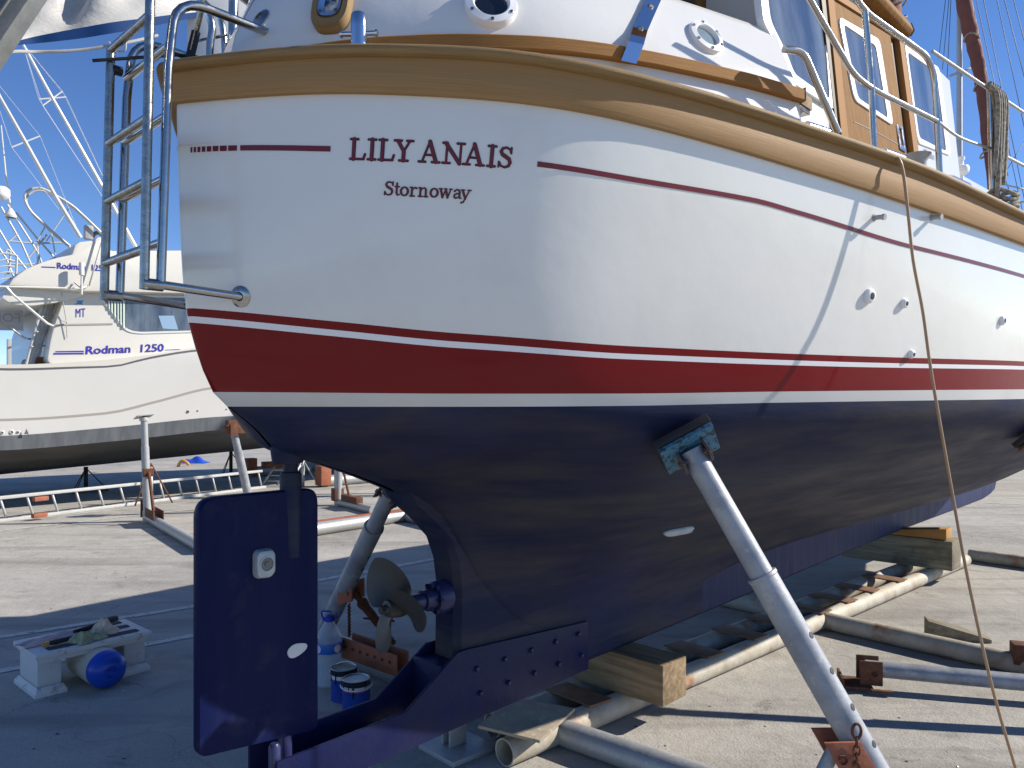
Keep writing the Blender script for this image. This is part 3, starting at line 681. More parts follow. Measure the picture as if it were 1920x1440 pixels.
def cframe(i, z):
    p = cpt(i, z); a = (cpt(i + .05, z) - cpt(i - .05, z)).normalized(); b = (cpt(i, z + .01) - cpt(i, z - .01)).normalized(); n = a.cross(b).normalized()
    if n.dot(Vector((0, 0, H)) - p) < 0: n = -n
    if a.dot(Vector((1, 0, 0))) < 0: a = -a
    return p, a, b, n
TRZ = pchip([-.215, 0, .3, .6, 1.1], [-.085, -.058, -.040, -.020, 0])
tr = MB(); sweep(tr, CP, CN, [(-.012, 2.550), (.014, 2.550), (.018, 2.554), (.018, 2.588), (.014, 2.592), (-.018, 2.592)], TRZ)
e = 0; tr.add([bw(CP[e][0] + CN[e][0]*o, CP[e][1] + CN[e][1]*o, z) for o, z in [(-.01, 2.548), (.02, 2.548), (.02, 2.597), (-.018, 2.597)]], [(0, 1, 2, 3)], smooth=False)
tr.build('coaming_trim', M['teak_trim'], boat, auto=20)
eb = MB(); c = bw(1.395, 1.02, 2.575); eb.box(c, uN * .055, vN * .085, (0, 0, .022)); eb.box(bw(1.40, 1.02, 2.545), uN * .045, vN * .08, (0, 0, .008), 1)
eb.build('shelf_end', [M['timber'], M['steel']], boat, bevel=.004)
def port(x, y, r, ga, gm):
    i, z = cpix(x, y); p, a, b, n = cframe(i, z)
    mb = MB(); mb.lathe(p - n*.012, [(r, 0), (r, .018), (r*.96, .026), (r*.70, .030), (r*.64, .026), (r*.62, .012)], 40, n)
    for k in range(6):
        an_ = R(30 + 60*k); mb.lathe(p + (a*math.cos(an_) + b*math.sin(an_)) * r * .84 + n*.015, [(.006, 0), (.005, .0035), (0, .004)], 8, n, mat=1)
    o = mb.build('porthole', [M['white_plastic'], M['steel']], co_o)
    gl = MB(); gl.lathe(p + n*.004, [(r*.64, 0), (r*.4, .002), (0, .003)], 32, n); gl.build('port_glass', gm, co_o)
port(921, 12, .078, 0, M['glass_dark']); port(1322, 72, .068, 0, M['glass_port'])
# fairlead in a teak pad
i, z = cpix(624, 20); p, a, b, n = cframe(i, min(z, 2.66))
fl = MB(); ov = [(.058*math.copysign(abs(math.cos(q))**.7, math.cos(q)), .085*math.copysign(abs(math.sin(q))**.7, math.sin(q))) for q in [6.2832*k/36 for k in range(36)]]
c0 = p + b*.005
fl.grid([[c0 + a*u*k + b*v*k + n*h for u, v in ov] for k, h in ((1, -.02), (1, .018), (.93, .026), (.66, .026), (.62, .020))], closed=True, uvs=[[(q*.01, r_) for q in range(36)] for r_ in (0, .02, .04, .06, .08)])
fl_o = fl.build('fairlead_pad', M['teak_cap'], boat, auto=50)
ch = MB(); ch.grid([[c0 + a*u*k + b*v*k + n*h for u, v in ov] for k, h in ((.62, .018), (.60, .030), (.50, .032), (.30, .022), (.22, -.005))], closed=True)
ch.add([c0 + a*u*.22 + b*v*.22 - n*.005 for u, v in ov], [tuple(range(36))], 1)  # black floor stands in for the shade down the hole
for u in (-1, 1): ch.lathe(c0 + a*u*.024 - b*.036 + n*.026, [(.008, 0), (.007, .006), (0, .007)], 8, n, mat=2)
ch.build('fairlead_liner', [M['chrome'], M['black'], M['steel']], fl_o)
# stainless strap (chain plate)
sp = MB(); A_ = [cpix(1166, 128), cpix(1179, 96), cpix(1187, 80), cpix(1196, 60), cpix(1216, 18), cpix(1228, -8)]
L_ = []; R_ = []; Lo = []; Ro = []
for k, (i, z) in enumerate(A_):
    p, a, b, n = cframe(i, z); o = .042 if k < 2 else (.030 if k == 2 else .014)
    if k == 0: o = .036
    L_.append(p - a*.027 + n*o); R_.append(p + a*.027 + n*o); Lo.append(p - a*.027 + n*(o-.007)); Ro.append(p + a*.027 + n*(o-.007))
sp.grid([Lo, L_, R_, Ro], smooth=False)
for k in (3, 4, 5):
    i, z = A_[k]; p, a, b, n = cframe(i, z); sp.lathe(p + n*.014, [(.010, 0), (.009, .004), (0, .005)], 12, n, mat=1)
sp.build('chain_plate', [M['chrome'], M['steel_worn']], boat)
# ------------ things standing on the cap rail
def capat(x, inset=.03):
    best = (1e9,)
    for k in range(900):
        s = -.35 + k * .006; t = _rt(s); e_ = .01
        d = Vector((.02, _rt(s + .01) - _rt(s - .01))).normalized(); sn, tn = s + d.y * inset, t - d.x * inset
        p = bw(sn, tn, CAPZ(s)); e = abs(CX + F*p.x/p.y - x)
        if e < best[0]: best = (e, p, s)
    return best[1], best[2]
p, s = capat(672, .012); bt = MB()
dirr = (bw(s + .05, _rt(s + .05), 0) - bw(s, _rt(s), 0)); dirr.z = 0; dirr.normalize(); nr = Vector((dirr.y, -dirr.x, 0))
bt.lathe(p + Vector((0, 0, .006)), [(.022, 0), (.022, .060), (.022, .093), (.019, .098), (0, .098)], 24)
bt.tube([p + dirr*-.052 + Vector((0, 0, .050)), p + dirr*.052 + Vector((0, 0, .050))], .007, 12)
bt.lathe(p + dirr*-.052 + Vector((0, 0, .050)), [(0, 0), (.010, 0), (.010, .006), (0, .006)], 12, dirr); bt.lathe(p + dirr*.046 + Vector((0, 0, .050)), [(0, 0), (.010, 0), (.010, .006), (0, .006)], 12, dirr)
pt = [(p + dirr*u + nr*v) for u, v in ((-.075, 0), (-.05, -.022), (.05, -.022), (.075, 0), (.05, .022), (-.05, .022))]
bt.prism([q + Vector((0, 0, .001)) for q in pt], (0, 0, .006))
bt.build('mooring_bitt', M['chrome'], boat, auto=40)
# rail joints in bright steel
for x0, x1 in ((1512, 1548), (1655, 1690), (1780, 1812)):
    (p0, s0), (p1, s1) = capat(x0, -.028), capat(x1, -.028); mb = MB()
    mb.tube([p0 + Vector((0, 0, -.008)), p1 + Vector((0, 0, -.008))], .020, 14); mb.build('rail_band', M['chrome'], boat)
# winch
p, s = capat(1720, .10); p.z = CAPZ(s) - .005
wi = MB(); wi.lathe(p, [(.045, 0), (.045, .03), (.034, .045), (.034, .10), (.050, .122), (.052, .128), (0, .130)], 24); wi.build('winch', M['galv'], boat, auto=40)
# guard rails and stanchions
vt = lambda p, y: Vector((p.x, p.y, H + (HY - y) / F * p.y))
pA, _ = capat(1640); pB, _ = capat(1762); pC, _ = capat(1862)
def onv(x, y, p0, p1):                               # point seen at a pixel, in the vertical plane through two posts
    r = (x - CX) / F; d = p1 - p0; q = (r * p0.y - p0.x) / (d.x - r * d.y); P = p0 + d * q
    return Vector((P.x, P.y, H + (HY - y) / F * P.y))
gr = MB()
gr.tube([pA, onv(1634, 160, pA, pB), onv(1622, 22, pA, pB)], .0112, 12)
gr.tube(fillet([onv(1570, -70, pA, pB), onv(1612, 8, pA, pB), onv(1628, 26, pA, pB), onv(1748, 112, pA, pB), onv(1756, 200, pA, pB), pB], .09), .0112, 12)
gr.tube(fillet([onv(1490, -50, pA, pB), onv(1600, 140, pA, pB), onv(1634, 166, pA, pB), onv(1758, 228, pA, pB)], .12), .0105, 12)
gr.build('guard_rail', M['steel'], boat)
sx_ = MB(); sx_.tube([pC, onv(1856, 165, pB, pC)], [.0135, .0125], 12); sx_.lathe(onv(1856, 165, pB, pC), [(.013, 0), (.015, .012), (.008, .02), (0, .02)], 12); sx_.build('stanchion', M['steel'], boat)
q0, q1 = onv(1748, 96, pB, pC), onv(1855, 168, pB, pC); q2, q3 = onv(1760, 229, pB, pC), onv(1856, 278, pB, pC); dl = (pC - pB)
ll = MB(); ll.tube([q0, q1, q1 + (q1 - q0) * 1.6], .0065, 8); mid = onv(1800, 258, pB, pC); ll.tube(spline([q2, mid, q3]), .0055, 8); ll.tube([q3, q3 + (q1 - q0) * 1.6 + Vector((0, 0, .02))], .0065, 8)
ll.build('lifeline', M['galv'], boat)
hp_, _ = capat(1572); eI, eZ = cpix(1478, 100)
hr = MB(); e0 = bw(1.25, 1.06, 2.70); hr.tube(fillet([at(1470, 92, hp_.y - .10), at(1506, 96, hp_.y - .07), vt(hp_, 250) + Vector((0, 0, 0))], .12, 8), .0125, 12); hr.build('grab_rail', M['steel'], boat)

# ------------ wheelhouse
def wt(z): return 1.0 - (z - 2.7) * .14
def wpx(x, y, off=0.0):
    t = .92
    for _ in range(8): s, z = ont(x, y, t); t = wt(z) + off
    return bw(s, t, z)
wh = MB()
pr_ = [(1.38, 2.2), (1.38, 3.42), (4.03, 3.50), (3.78, 2.3)]
wh.grid([[bw(s, wt(z), z) for s, z in pr_], [bw(s, -wt(z), z) for s, z in pr_]], closed=True, smooth=False)
wh.add([bw(s, wt(z), z) for s, z in pr_], [tuple(range(4))], smooth=False); wh.add([bw(s, -wt(z), z) for s, z in pr_], [tuple(range(4))], smooth=False)
wh_o = wh.build('wheelhouse', M['white_deck'], boat)
rf = MB(); rf.grid([[bw(s, sg * wt(3.45) + sg*o, z) for s in (.80, 3.02)] for sg, o, z in ((1, .0, 3.40), (1, .07, 3.405), (1, .085, 3.43), (1, .07, 3.475), (-1, .07, 3.475), (-1, .085, 3.43), (-1, .07, 3.405), (-1, 0, 3.40))], closed=False)
rf.grid([[bw(s, sg * .93, z) for sg, z in ((1, 3.40), (1, 3.48), (-1, 3.48), (-1, 3.40))] for s in (.80, 3.0)], closed=True)
rf.add([bw(3.02, o, z) for o, z in ((.89, 3.40), (.97, 3.405), (.985, 3.43), (.97, 3.475), (-.97, 3.475), (-.985, 3.43), (-.97, 3.405), (-.89, 3.40))], [tuple(range(8))], smooth=False)
rf.build('roof', M['door_teak'], wh_o, bevel=.006)
def panel(name, pix, m, parent, off0, off1, r=0.0, n=6):
    pts = rounded([Vector(wpx(x, y, off1)) for x, y in pix], r, n) if r else [wpx(x, y, off1) for x, y in pix]
    mb = MB(); d = vN * -(off1 - off0); mb.prism([Vector(p) for p in pts], d); return mb.build(name, m, parent)
def ringpanel(name, outer, inner, ro, ri, m, parent, off0, off1, n=6):
    a = rounded([Vector(wpx(x, y, off1)) for x, y in outer], ro, n); b = rounded([Vector(wpx(x, y, off1)) for x, y in inner], ri, n)
    a = [Vector(q) for q in a]; b = [Vector(q) for q in b]; d = vN * -(off1 - off0); mb = MB()
    mb.grid([[q + d for q in a], a, b, [q + d for q in b]], closed=True, smooth=False); return mb.build(name, m, parent, bevel=.002)
def shrink(pix, k, ky=None):
    mx = sum(p[0] for p in pix) / len(pix); my = sum(p[1] for p in pix) / len(pix); return [(mx + (x - mx) * k, my + (y - my) * (ky or k)) for x, y in pix]
aft = [(1432, -70), (1540, -40), (1557, 186), (1490, 138), (1476, 100), (1446, 40)]
panel('saloon_window', aft, M['glass_blue'], wh_o, -.01, .012, .03)
ringpanel('window_frame', [(1418, -90), (1552, -60), (1566, 206), (1486, 154), (1466, 104), (1432, 40)], aft, .03, .03, M['white_plastic'], wh_o, -.01, .018)
aw = MB(); aw.box(bw(1.16, 0, 2.80), uN * .22, vN * .72, (0, 0, .62)); aw.build('after_cabin', M['door_teak'], wh_o, bevel=.01)
ap = MB(); ap.box(bw(1.16, .722, 3.05), uN * .12, vN * .006, (0, 0, .22)); ap.box(bw(1.02, .724, 3.05), uN * .03, vN * .012, (0, 0, .3), 1); ap.build('corner_post', [M['dark_wood_and_shade'], M['door_teak']], wh_o)
panel('dark_gap', [(1536, -40), (1558, -30), (1592, 300), (1574, 290)], M['dark_wood_and_shade'], wh_o, -.01, .020)
panel('door_track', [(1549, -40), (1560, -40), (1596, 305), (1583, 300)], M['teak_trim'], wh_o, -.01, .028)
door = [(1556, -16), (1668, 58), (1706, 330), (1592, 300)]
dr_o = panel('sliding_door', door, M['door_teak'], boat, -.01, .026)
dwo = [(1573, 30), (1650, 74), (1676, 236), (1603, 188)]; dwi = [(1582, 45), (1643, 86), (1666, 222), (1609, 183)]
ringpanel('pane_frame', dwo, dwi, .045, .032, M['white_plastic'], dr_o, .024, .034)
panel('door_pane', shrink(dwi, 1.03), M['glass_blue'], dr_o, .022, .029, .03)
for a_, b_ in (((1601, 227), (1640, 245)), ((1644, 247), (1688, 272))):
    panel('panel_groove', [a_, b_, (b_[0] + .6, b_[1] + 2.2), (a_[0] + .6, a_[1] + 2.2)], M['dark_wood_and_shade'], dr_o, .024, .0275)
ringpanel('door_handle', [(1683, 233), (1693, 238), (1700, 286), (1689, 279)], [(1686, 239), (1691, 242), (1696, 275), (1690, 271)], .006, .004, M['steel'], dr_o, .022, .034)
panel('opening_shade', [(1668, 58), (1689, 72), (1728, 345), (1706, 330)], M['dark_wood_and_shade'], wh_o, -.02, .006)  # dark sheet stands in for the shade inside the open slot
panel('door_jamb', [(1686, 70), (1694, 75), (1731, 345), (1721, 340)], M['teak_trim'], wh_o, -.01, .034)
panel('door_head', [(1556, -22), (1690, 64), (1690, 74), (1556, -10)], M['teak_trim'], wh_o, -.01, .036)
fwo = [(1697, 78), (1762, 128), (1784, 292), (1722, 268)]; fwi = [(1702, 97), (1757, 136), (1775, 284), (1724, 258)]
ringpanel('fore_window_frame', fwo, fwi, .05, .04, M['white_plastic'], wh_o, -.005, .010)
panel('fore_window', shrink(fwi, 1.03), M['glass_blue'], wh_o, -.01, .005, .04)
cu = bpy.data.curves.new('script', 'FONT'); cu.body = 'Watson'
def font_mesh(body, bold=0.0, shear=0.0):
    cu = bpy.data.curves.new('lettering', 'FONT'); cu.body = body; cu.size = 1.0; cu.shear = shear; cu.offset = bold; cu.resolution_u = 3
    o = bpy.data.objects.new('lettering', cu); COL.objects.link(o); bpy.context.view_layer.update()
    me = bpy.data.meshes.new_from_object(o.evaluated_get(bpy.context.evaluated_depsgraph_get()))
    vs = [v.co.copy() for v in me.vertices]; fs = [tuple(p.vertices) for p in me.polygons]
    bpy.data.objects.remove(o); bpy.data.meshes.remove(me); return vs, fs
def plane_text(body, p0, ex, ey, size, width, m, name, parent, bold=0.0, shear=0.0, off=None):
    vs, fs = font_mesh(body, bold, shear); x0 = min(v.x for v in vs); x1 = max(v.x for v in vs); k = width / (x1 - x0); h = max(v.y for v in vs)
    mb = MB(); mb.add([Vector(p0) + Vector(ex) * (v.x - x0) * k + Vector(ey) * v.y / h * size + (off or Vector((0, 0, 0))) for v in vs], fs, smooth=False)
    return mb.build(name, m, parent, weld=False)
w0, w1, w2 = wpx(1734, 291, .003), wpx(1753, 301, .003), wpx(1732, 277, .003)
plane_text('Watson', w0, (w1 - w0).normalized(), (w2 - w0).normalized(), (w2 - w0).length, (w1 - w0).length, M['maroon_dark'], 'maker_script', wh_o, shear=.3)
# seats and curtain hints are left to the glass; deckhouse ahead of the wheelhouse
dh = MB(); _a, _b = ont(1788, 317, .78), ont(1900, 368, .72)
D = [(4.1, 2.2), (4.1, _a[1] + .02), (_a[0], _a[1]), (_b[0], _b[1]), (_b[0] + 1.2, _b[1] - .25), (_b[0] + 1.3, 2.2)]
dh.grid([[bw(s, .80 - (s - 4) * .06, z) for s, z in D], [bw(s, -.80 + (s - 4) * .06, z) for s, z in D]], closed=True, smooth=False)
for sg in (1, -1): dh.add([bw(s, sg * (.80 - (s - 4) * .06), z) for s, z in D], [tuple(range(len(D)))], smooth=False)
dh.build('fore_cabin', M['white_deck'], boat)
p = bw(4.22, .95, 0); tw = MB(); q = [at(1766, 346, p.y), at(1777, 313, p.y), at(1792, 318, p.y), at(1790, 326, p.y), at(1780, 346, p.y)]; tw.prism(q, uN * .05); tw.build('teak_bracket', M['teak_trim'], boat)
p = at(1801, 330, bw(4.5, .85, 0).y); nl = MB(); nl.lathe(p, [(.02, -.1), (.02, .0), (.05, .02), (.055, .045), (.05, .06), (.02, .075), (.018, .10), (.026, .105), (.026, .125), (0, .13)], 20); nl.build('deck_light', M['white_plastic'], boat, auto=40)
sl = MB(); pS = at(1664, 30, 4.4)
rows = []
for k in range(15):
    q = k / 14; c = pS + Vector((-.02*math.sin(q*9) + .10*(1-q)*0, 0, -.16 + q * 1.3)); rows.append([c + Vector((math.cos(a) * (.085 + .012*math.sin(a*3 + k*1.9)), math.sin(a) * .085, 0)) for a in [6.2832*j/18 for j in range(18)]])
sl.grid(rows, closed=True); sl.add(rows[0], [tuple(range(18))]); sl.build('furled_sail', M['tan_sail'], boat)
nt_ = MB()
for k in range(4):
    zc_ = pS.z - .10 + k * .075; nt_.tube([pS + Vector((.10*math.cos(a), .10*math.sin(a), zc_ - pS.z + .03*math.sin(2*a + k))) for a in [6.2832*j/20 for j in range(20)]], .005, 6, closed=True)
nt_.build('sail_lashing', M['rope'], boat)

# ------------ stern ladder, pushpit bits
ld = MB()
to, ti, hw = -.514, -.472, .150
zlow, zt = 1.803, 2.53
ladder_o = None
fr = MB()
for sg in (1, -1):
    fr.tube([bw(ti, sg*hw, zlow), bw(ti + .02, sg*hw, 2.40)] + arc(bw(ti + .03, sg*hw, 2.50), bw(ti + .035, sg*hw, 2.60 if sg > 0 else 2.585), bw(ti + .13, sg*hw, 2.60 if sg > 0 else 2.585)) + [bw(-.09, sg*(hw - .01), 2.60 if sg > 0 else 2.575)], .0125, 14)
    pE = hpt(-.255, zlow, 0)[0] if sg > 0 else bw(-.255, -HB(-.255, zlow), zlow)
    fr.tube([bw(ti + .0, sg*hw, zlow + .012), pE], .012, 14)
    nn = hpt(-.255, zlow)[1] if sg > 0 else (uN * -.75 - vN * .65).normalized()
    fr.lathe(pE - nn*.003, [(0, 0), (.031, 0), (.031, .005), (.022, .010), (.013, .011)], 24, nn)
i, z = cpix(489, 34); p, a, b, n = cframe(i, z); fr.lathe(p - n*.004, [(0, 0), (.032, 0), (.032, .006), (.016, .012), (.013, .013)], 24, n)
for z_ in (1.93, 2.10, 2.27, 2.46): fr.tube([bw(ti + (z_ - 1.8)*.03, -hw, z_), bw(ti + (z_ - 1.8)*.03, hw, z_)], .0115, 12)
lad = fr.build('stern_ladder', M['steel'], boat)
fo = MB()
for sg in (1, -1):
    top = 2.53 if sg < 0 else 2.72
    fo.tube([bw(to, sg*hw, zlow - .004), bw(to + .018, sg*hw, top)], .0125, 14)
    fo.tube([bw(to - .005, sg*(hw - .0), zlow + .01), bw(ti + .005, sg*hw, zlow + .01)], .016, 12)
for z_ in (1.905, 2.085, 2.255, 2.45, 2.53): 
    if z_ != 2.45: fo.tube([bw(to + (z_ - 1.8)*.024, -hw, z_), bw(to + (z_ - 1.8)*.024, hw, z_)], .0115, 12)
fo.build('folding_section', M['steel_worn'], lad)
cl = MB(); cl.tube([bw(to - .03, -hw - .005, 2.485), bw(-.34, -.05, 2.535), bw(-.10, .0, 2.565)], .005, 8); cl.lathe(bw(to + .02, -hw, 2.475), [(0, 0), (.014, 0), (.014, .028), (0, .028)], 10, uN); cl.build('catch_rod', M['black'], lad)
bs = MB(); p0 = bw(-.335, .0, 2.475); bs.tube([p0, p0 + Vector((.004, 0, .03))], .006, 8); d = (at(412, -10, p0.y + .02) - at(391, 80, p0.y)).normalized()
b0 = p0 + Vector((.004, 0, .028)); bs.box(b0 + d*.05, d*.045, d.cross(Vector((0, 1, 0))).normalized()*.010, (0, .008, 0)); bs.tube([b0 + d*.03, b0 + d*.50], .0085, 10, 1)
bs.build('stay_bottle_screw', [M['black'], M['steel_worn']], boat)
pb = MB()
ft = lambda v: Vector((v.x, v.y, 2.44))
h1, h2, h3 = at(393, 105, 2.9), at(420, 70, 3.0), at(437, 60, 2.95)
pb.tube(spline([ft(h1), h1, at(397, 45, 2.9), at(374, -12, 2.9), bw(.02, -.66, 3.16), bw(.45, -.92, 3.20), bw(.85, -1.07, 3.12), bw(.92, -1.09, 2.43)], 6), .014, 12)
pb.tube(spline([ft(h2), h2, at(394, 16, 3.0), at(356, -20, 3.0), bw(.02, -.66, 3.16)], 6), .012, 12)
pb.tube([ft(h3), h3, at(438, -20, 2.95), at(438, -62, 2.95)], .018, 12); pb.tube([at(352, 84, 2.85), at(380, 75, 2.9), at(425, 66, 3.0)], .006, 8)
pb.build('stern_pulpit', M['steel'], boat)

# ================================================================== UNDER AND AROUND THE YACHT
up = Vector((0, 0, 1))
# --- welded pipe cradle under the keel
G0, G1 = gnd(985, 1420), gnd(1773, 1077); cd = (G1 - G0).normalized(); cn = Vector((-cd.y, cd.x, 0))      # cn points to port
PR = .057
def cradle_pt(q, lat=0.0, z=PR): return G0 + cd * q + cn * lat + up * z
cr = thing('pipe_cradle', 'long twin-pipe steel cradle lying on the concrete under the yacht keel', 'boat cradle', G0 + cd * 2)
Lc = (G1 - G0).length
def hollow_pipe(mb, a, b, r, m=0, n=18):
    d = (b - a).normalized(); L = (b - a).length
    mb.lathe(a, [(r - .006, .25), (r - .006, 0), (r, 0)] + [(r, L * k / 12) for k in range(1, 13)] + [(r - .006, L), (r - .006, L - .25)], n, d, m)
for lat, q0 in ((0, -.12), (.235, .02)):
    mb = MB(); hollow_pipe(mb, cradle_pt(q0, lat), cradle_pt(Lc + .5, lat), PR); mb.build('long_pipe', M['pipe'], cr)
for (x, y) in ((1092, 1305), (1317, 1222), (1397, 1188), (1447, 1163), (1518, 1141), (1565, 1121), (1613, 1103), (1663, 1084)):
    c = gnd(x, y, .118); q = (c - G0).dot(cd); mb = MB()
    mb.box(cradle_pt(q, .115 + random.uniform(-.01, .01), 2*PR + .005), cd * .072 + cn * random.uniform(-.008, .008), cn * .145, up * .0045); mb.build('cross_plate', M['plate'], cr, bevel=.0015)
vdir = Vector((C_, -S_, 0))
def cross(px0, px1, name='cross_pipe', m='pipe', r=PR):
    a, b = gnd(*px0, r), gnd(*px1, r); mb = MB(); hollow_pipe(mb, a, b, r); return mb.build(name, M[m], cr)
a0 = cradle_pt(.20, -.04); mb = MB(); hollow_pipe(mb, a0, a0 + Vector((.66, -.56, 0)).normalized() * 2.2, PR); mb.build('cross_pipe', M['galv'], cr)
b0 = gnd(1545, 1163, PR); bdir = (gnd(1905, 1243, PR) - b0).normalized()
mb = MB(); hollow_pipe(mb, b0, b0 + bdir * 3.2, PR); mb.build('cross_pipe', M['pipe'], cr)
mb = MB(); hollow_pipe(mb, b0 + cn * .33, b0 + cn * .30 - bdir * 1.9, PR); mb.build('cross_pipe', M['pipe'], cr)
f0 = gnd(1818, 1040, PR); mb = MB(); hollow_pipe(mb, f0, f0 + bdir * 3, PR); mb.build('cross_pipe', M['pipe'], cr)
pa0, pa1 = gnd(770, 1268, PR), gnd(560, 1185, PR); mb = MB(); hollow_pipe(mb, pa0 + (pa0 - pa1).normalized() * .45, pa1 + (pa1 - pa0).normalized() * .4, PR * 1.25); mb.build('cross_pipe', M['galv'], cr)
bb = gnd(858, 1380, .06); mb = MB(); mb.box(Vector((bb.x, bb.y, .012)), cd * .12, cn * .12, up * .011); mb.box(Vector((bb.x, bb.y, .085)), cd * .045, cn * .006, up * .062); mb.box(Vector((bb.x, bb.y, .085)) + cn * .05, cd * .045, cn * .006, up * .062)
mb.build('end_foot', M['galv'], cr, bevel=.002)
# --- keel blocks
kz = .31
mb = MB(); mb.box(bw(1.79, .02, (.116 + .304) / 2), uN * .10, vN * .30, up * ((.304 - .116) / 2))
tag(mb.build('keel_block', M['timber'], loc=bw(1.79, 0, .116), bevel=.006), 'brown squared timber block under the after end of the keel, nearest the rudder', 'timber block', 'timber blocks under the keel')
mb = MB(); P_ = [(-.42, .116), (.47, .116), (.47, .36), (-.30, .362), (-.42, .30)]
mb.prism([bw(5.74, t, z) for t, z in P_], uN * .26)
tag(mb.build('keel_block', M['greytimber'], loc=bw(5.87, 0, .116), bevel=.012), 'grey cracked old timber block carrying the forward keel under an orange wedge', 'timber block', 'timber blocks under the keel')
mb = MB(); mb.prism([bw(5.76, t, z) for t, z in ((-.12, .362), (.42, .364), (.42, .455), (-.12, .392))], uN * .16)
tag(mb.build('wooden_wedge', M['plank'], loc=bw(5.84, .2, .363), bevel=.003), 'fresh orange wooden wedge driven between the grey block and the keel', 'wedge')
c = [gnd(897, 1366, .145), gnd(1012, 1394, .122), gnd(1078, 1333, .125), gnd(962, 1312, .150)]
mb = MB(); mb.prism(c, (0, 0, .013)); tag(mb.build('plywood_sheet', M['ply'], loc=(c[0] + c[2]) / 2, bevel=.0015), 'paint-spotted plywood offcut lying across the after ends of the cradle pipes', 'plywood')
w0, w1 = gnd(1741, 1197), gnd(1860, 1207); d = (w1 - w0).normalized(); nrm_ = Vector((-d.y, d.x, 0)); mb = MB()
mb.prism([w0, w0 + up * .11, w0 + d * (w1 - w0).length + up * .022, w0 + d * (w1 - w0).length], nrm_ * .14)
tag(mb.build('wooden_wedge', M['greytimber'], loc=w0 + d * .1, bevel=.004), 'long grey tapered timber wedge lying on the concrete behind the cradle cross pipe', 'wedge')
# --- loose prop lying on the ground at the right
p0, p1 = gnd(1622, 1263, .075), gnd(1935, 1288, .075); d = (p1 - p0).normalized(); n_ = Vector((-d.y, d.x, 0))
lp = thing('loose_prop', 'spare galvanised prop lying flat on the concrete with a rusty hinge bracket at its end', 'boat prop', p0 + d * .8 - up * .075)
mb = MB(); hollow_pipe(mb, p0 + up*.03, p0 + d * 2.0, .042); mb.build('tube', M['galv_blue'], lp)
mb = MB()
for sg in (-1, 1): mb.box(p0 + n_ * .050 * sg + d * .02 + up * .02, d * .055, n_ * .005, up * .062)
mb.lathe(p0 - n_ * .064 + d * .035 + up * .018, [(.012, 0), (.012, .13), (0, .13)], 6, n_)
mb.box(p0 - d * .05 - up * .052, d * .075, n_ * .085, up * .006); mb.box(p0 - d * .12 - up * .03, d * .006, n_ * .085, up * .022); mb.box(p0 + d * .06 - up * .052 - n_*.10, d * .05, n_ * .012, up * .006)
mb.build('hinge_bracket', M['rust'], lp, bevel=.001)

# --- adjustable props
def chain(mb, a, b, sag=.02, lk=.032, r=.0032):
    a, b = Vector(a), Vector(b); L = (b - a).length; n = max(3, int(L / (lk * .74))); d = (b - a).normalized()
    s1 = d.cross(Vector((.3, 1, .1))).normalized(); s2 = d.cross(s1)
    for k in range(n):
        c = a.lerp(b, (k + .5) / n); w = s1 if k % 2 else s2
        mb.tube([c + d * math.cos(q) * lk * .5 + w * math.sin(q) * lk * .28 for q in [6.2832 * j / 10 for j in range(10)]], r, 5, closed=True)
def prop(label, foot, head, hn, split, r0, r1, padm, pad=(.085, .055), holes=8, m='galv_blue', group='adjustable props holding the yacht up', brace=None):
    """foot, head: tube ends; hn: outward hull normal at the head; split: fraction of the thick lower sleeve."""
    t = thing('boat_prop', label, 'boat prop', foot, group); d = (head - foot).normalized(); L = (head - foot).length; j = foot + d * L * split
    mb = MB(); mb.tube([j - d * .15, head], r1, 20); mb.build('upper_tube', M[m], t)
    mb = MB(); mb.tube([foot, j], r0, 20); mb.lathe(j - d * .012, [(r0, 0), (r0 + .003, .004), (r0 + .002, .013), (r1, .014)], 20, d)
    view = (Vector((0, 0, H)) - j); view = (view - d * view.dot(d)).normalized(); side = d.cross(view)
    for k in range(holes):
        q = foot + d * (L * split - .22 - k * .118)
        if (q - foot).dot(d) < .1: break
        for sg in (1, -1):
            nrm_ = (side * .85 + view * .45 * sg if sg > 0 else -side * .85 - view * .45).normalized()
            mb.lathe(q + nrm_ * (r0 - .004), [(.011, -.004), (.011, .0042), (.0, .0046)], 12, nrm_, mat=1)  # raised black discs stand in for the dark inside pin holes
    mb.build('lower_tube', [M[m], M['black']], t)
    mb = MB(); a = hn.cross(d).normalized(); b = hn.cross(a).normalized(); c = head + hn * -.012
    mb.box(c - hn * .022, a * pad[0], b * pad[1], hn * .016)
    mb.build('pad', M['dark_steel'], t, bevel=.004)
    mb = MB(); mb.box(c + hn * .006, a * pad[0] * .96, b * pad[1] * .96, hn * .007)
    for sg in (-1, 1): mb.box(c + hn * .03 + a * sg * (r1 + .008), a * .004, b * .028, hn * .04, 1)
    mb.lathe(c + hn * .045 - a * (r1 + .022), [(0, 0), (.010, 0), (.010, 2*r1 + .044), (0, 2*r1 + .044)], 6, a, 1)
    mb.build('head_plate', [M[padm], M['rust']], t, bevel=.0015)
    return t, d, L
s_, z_ = lowpix(1276, 812); hp_pt, hn = lown(s_, z_)
foot = Vector((1.265, 2.25, .06)); t, d, L = prop('grey steel prop with a chipped blue pad under the starboard quarter, nearest the camera', foot, hp_pt + hn * .075, hn, .70, .046, .038, 'bluepad', (.098, .068))
e = foot + d * .45; side = Vector((-.74, -.05, 0)).normalized()
mb = MB(); q = e + side * .05
for sg in (-1, 1): mb.box(e + side * .055 + Vector((0, .05 * sg, 0)), side * .055, (0, .005, 0), d * .052)
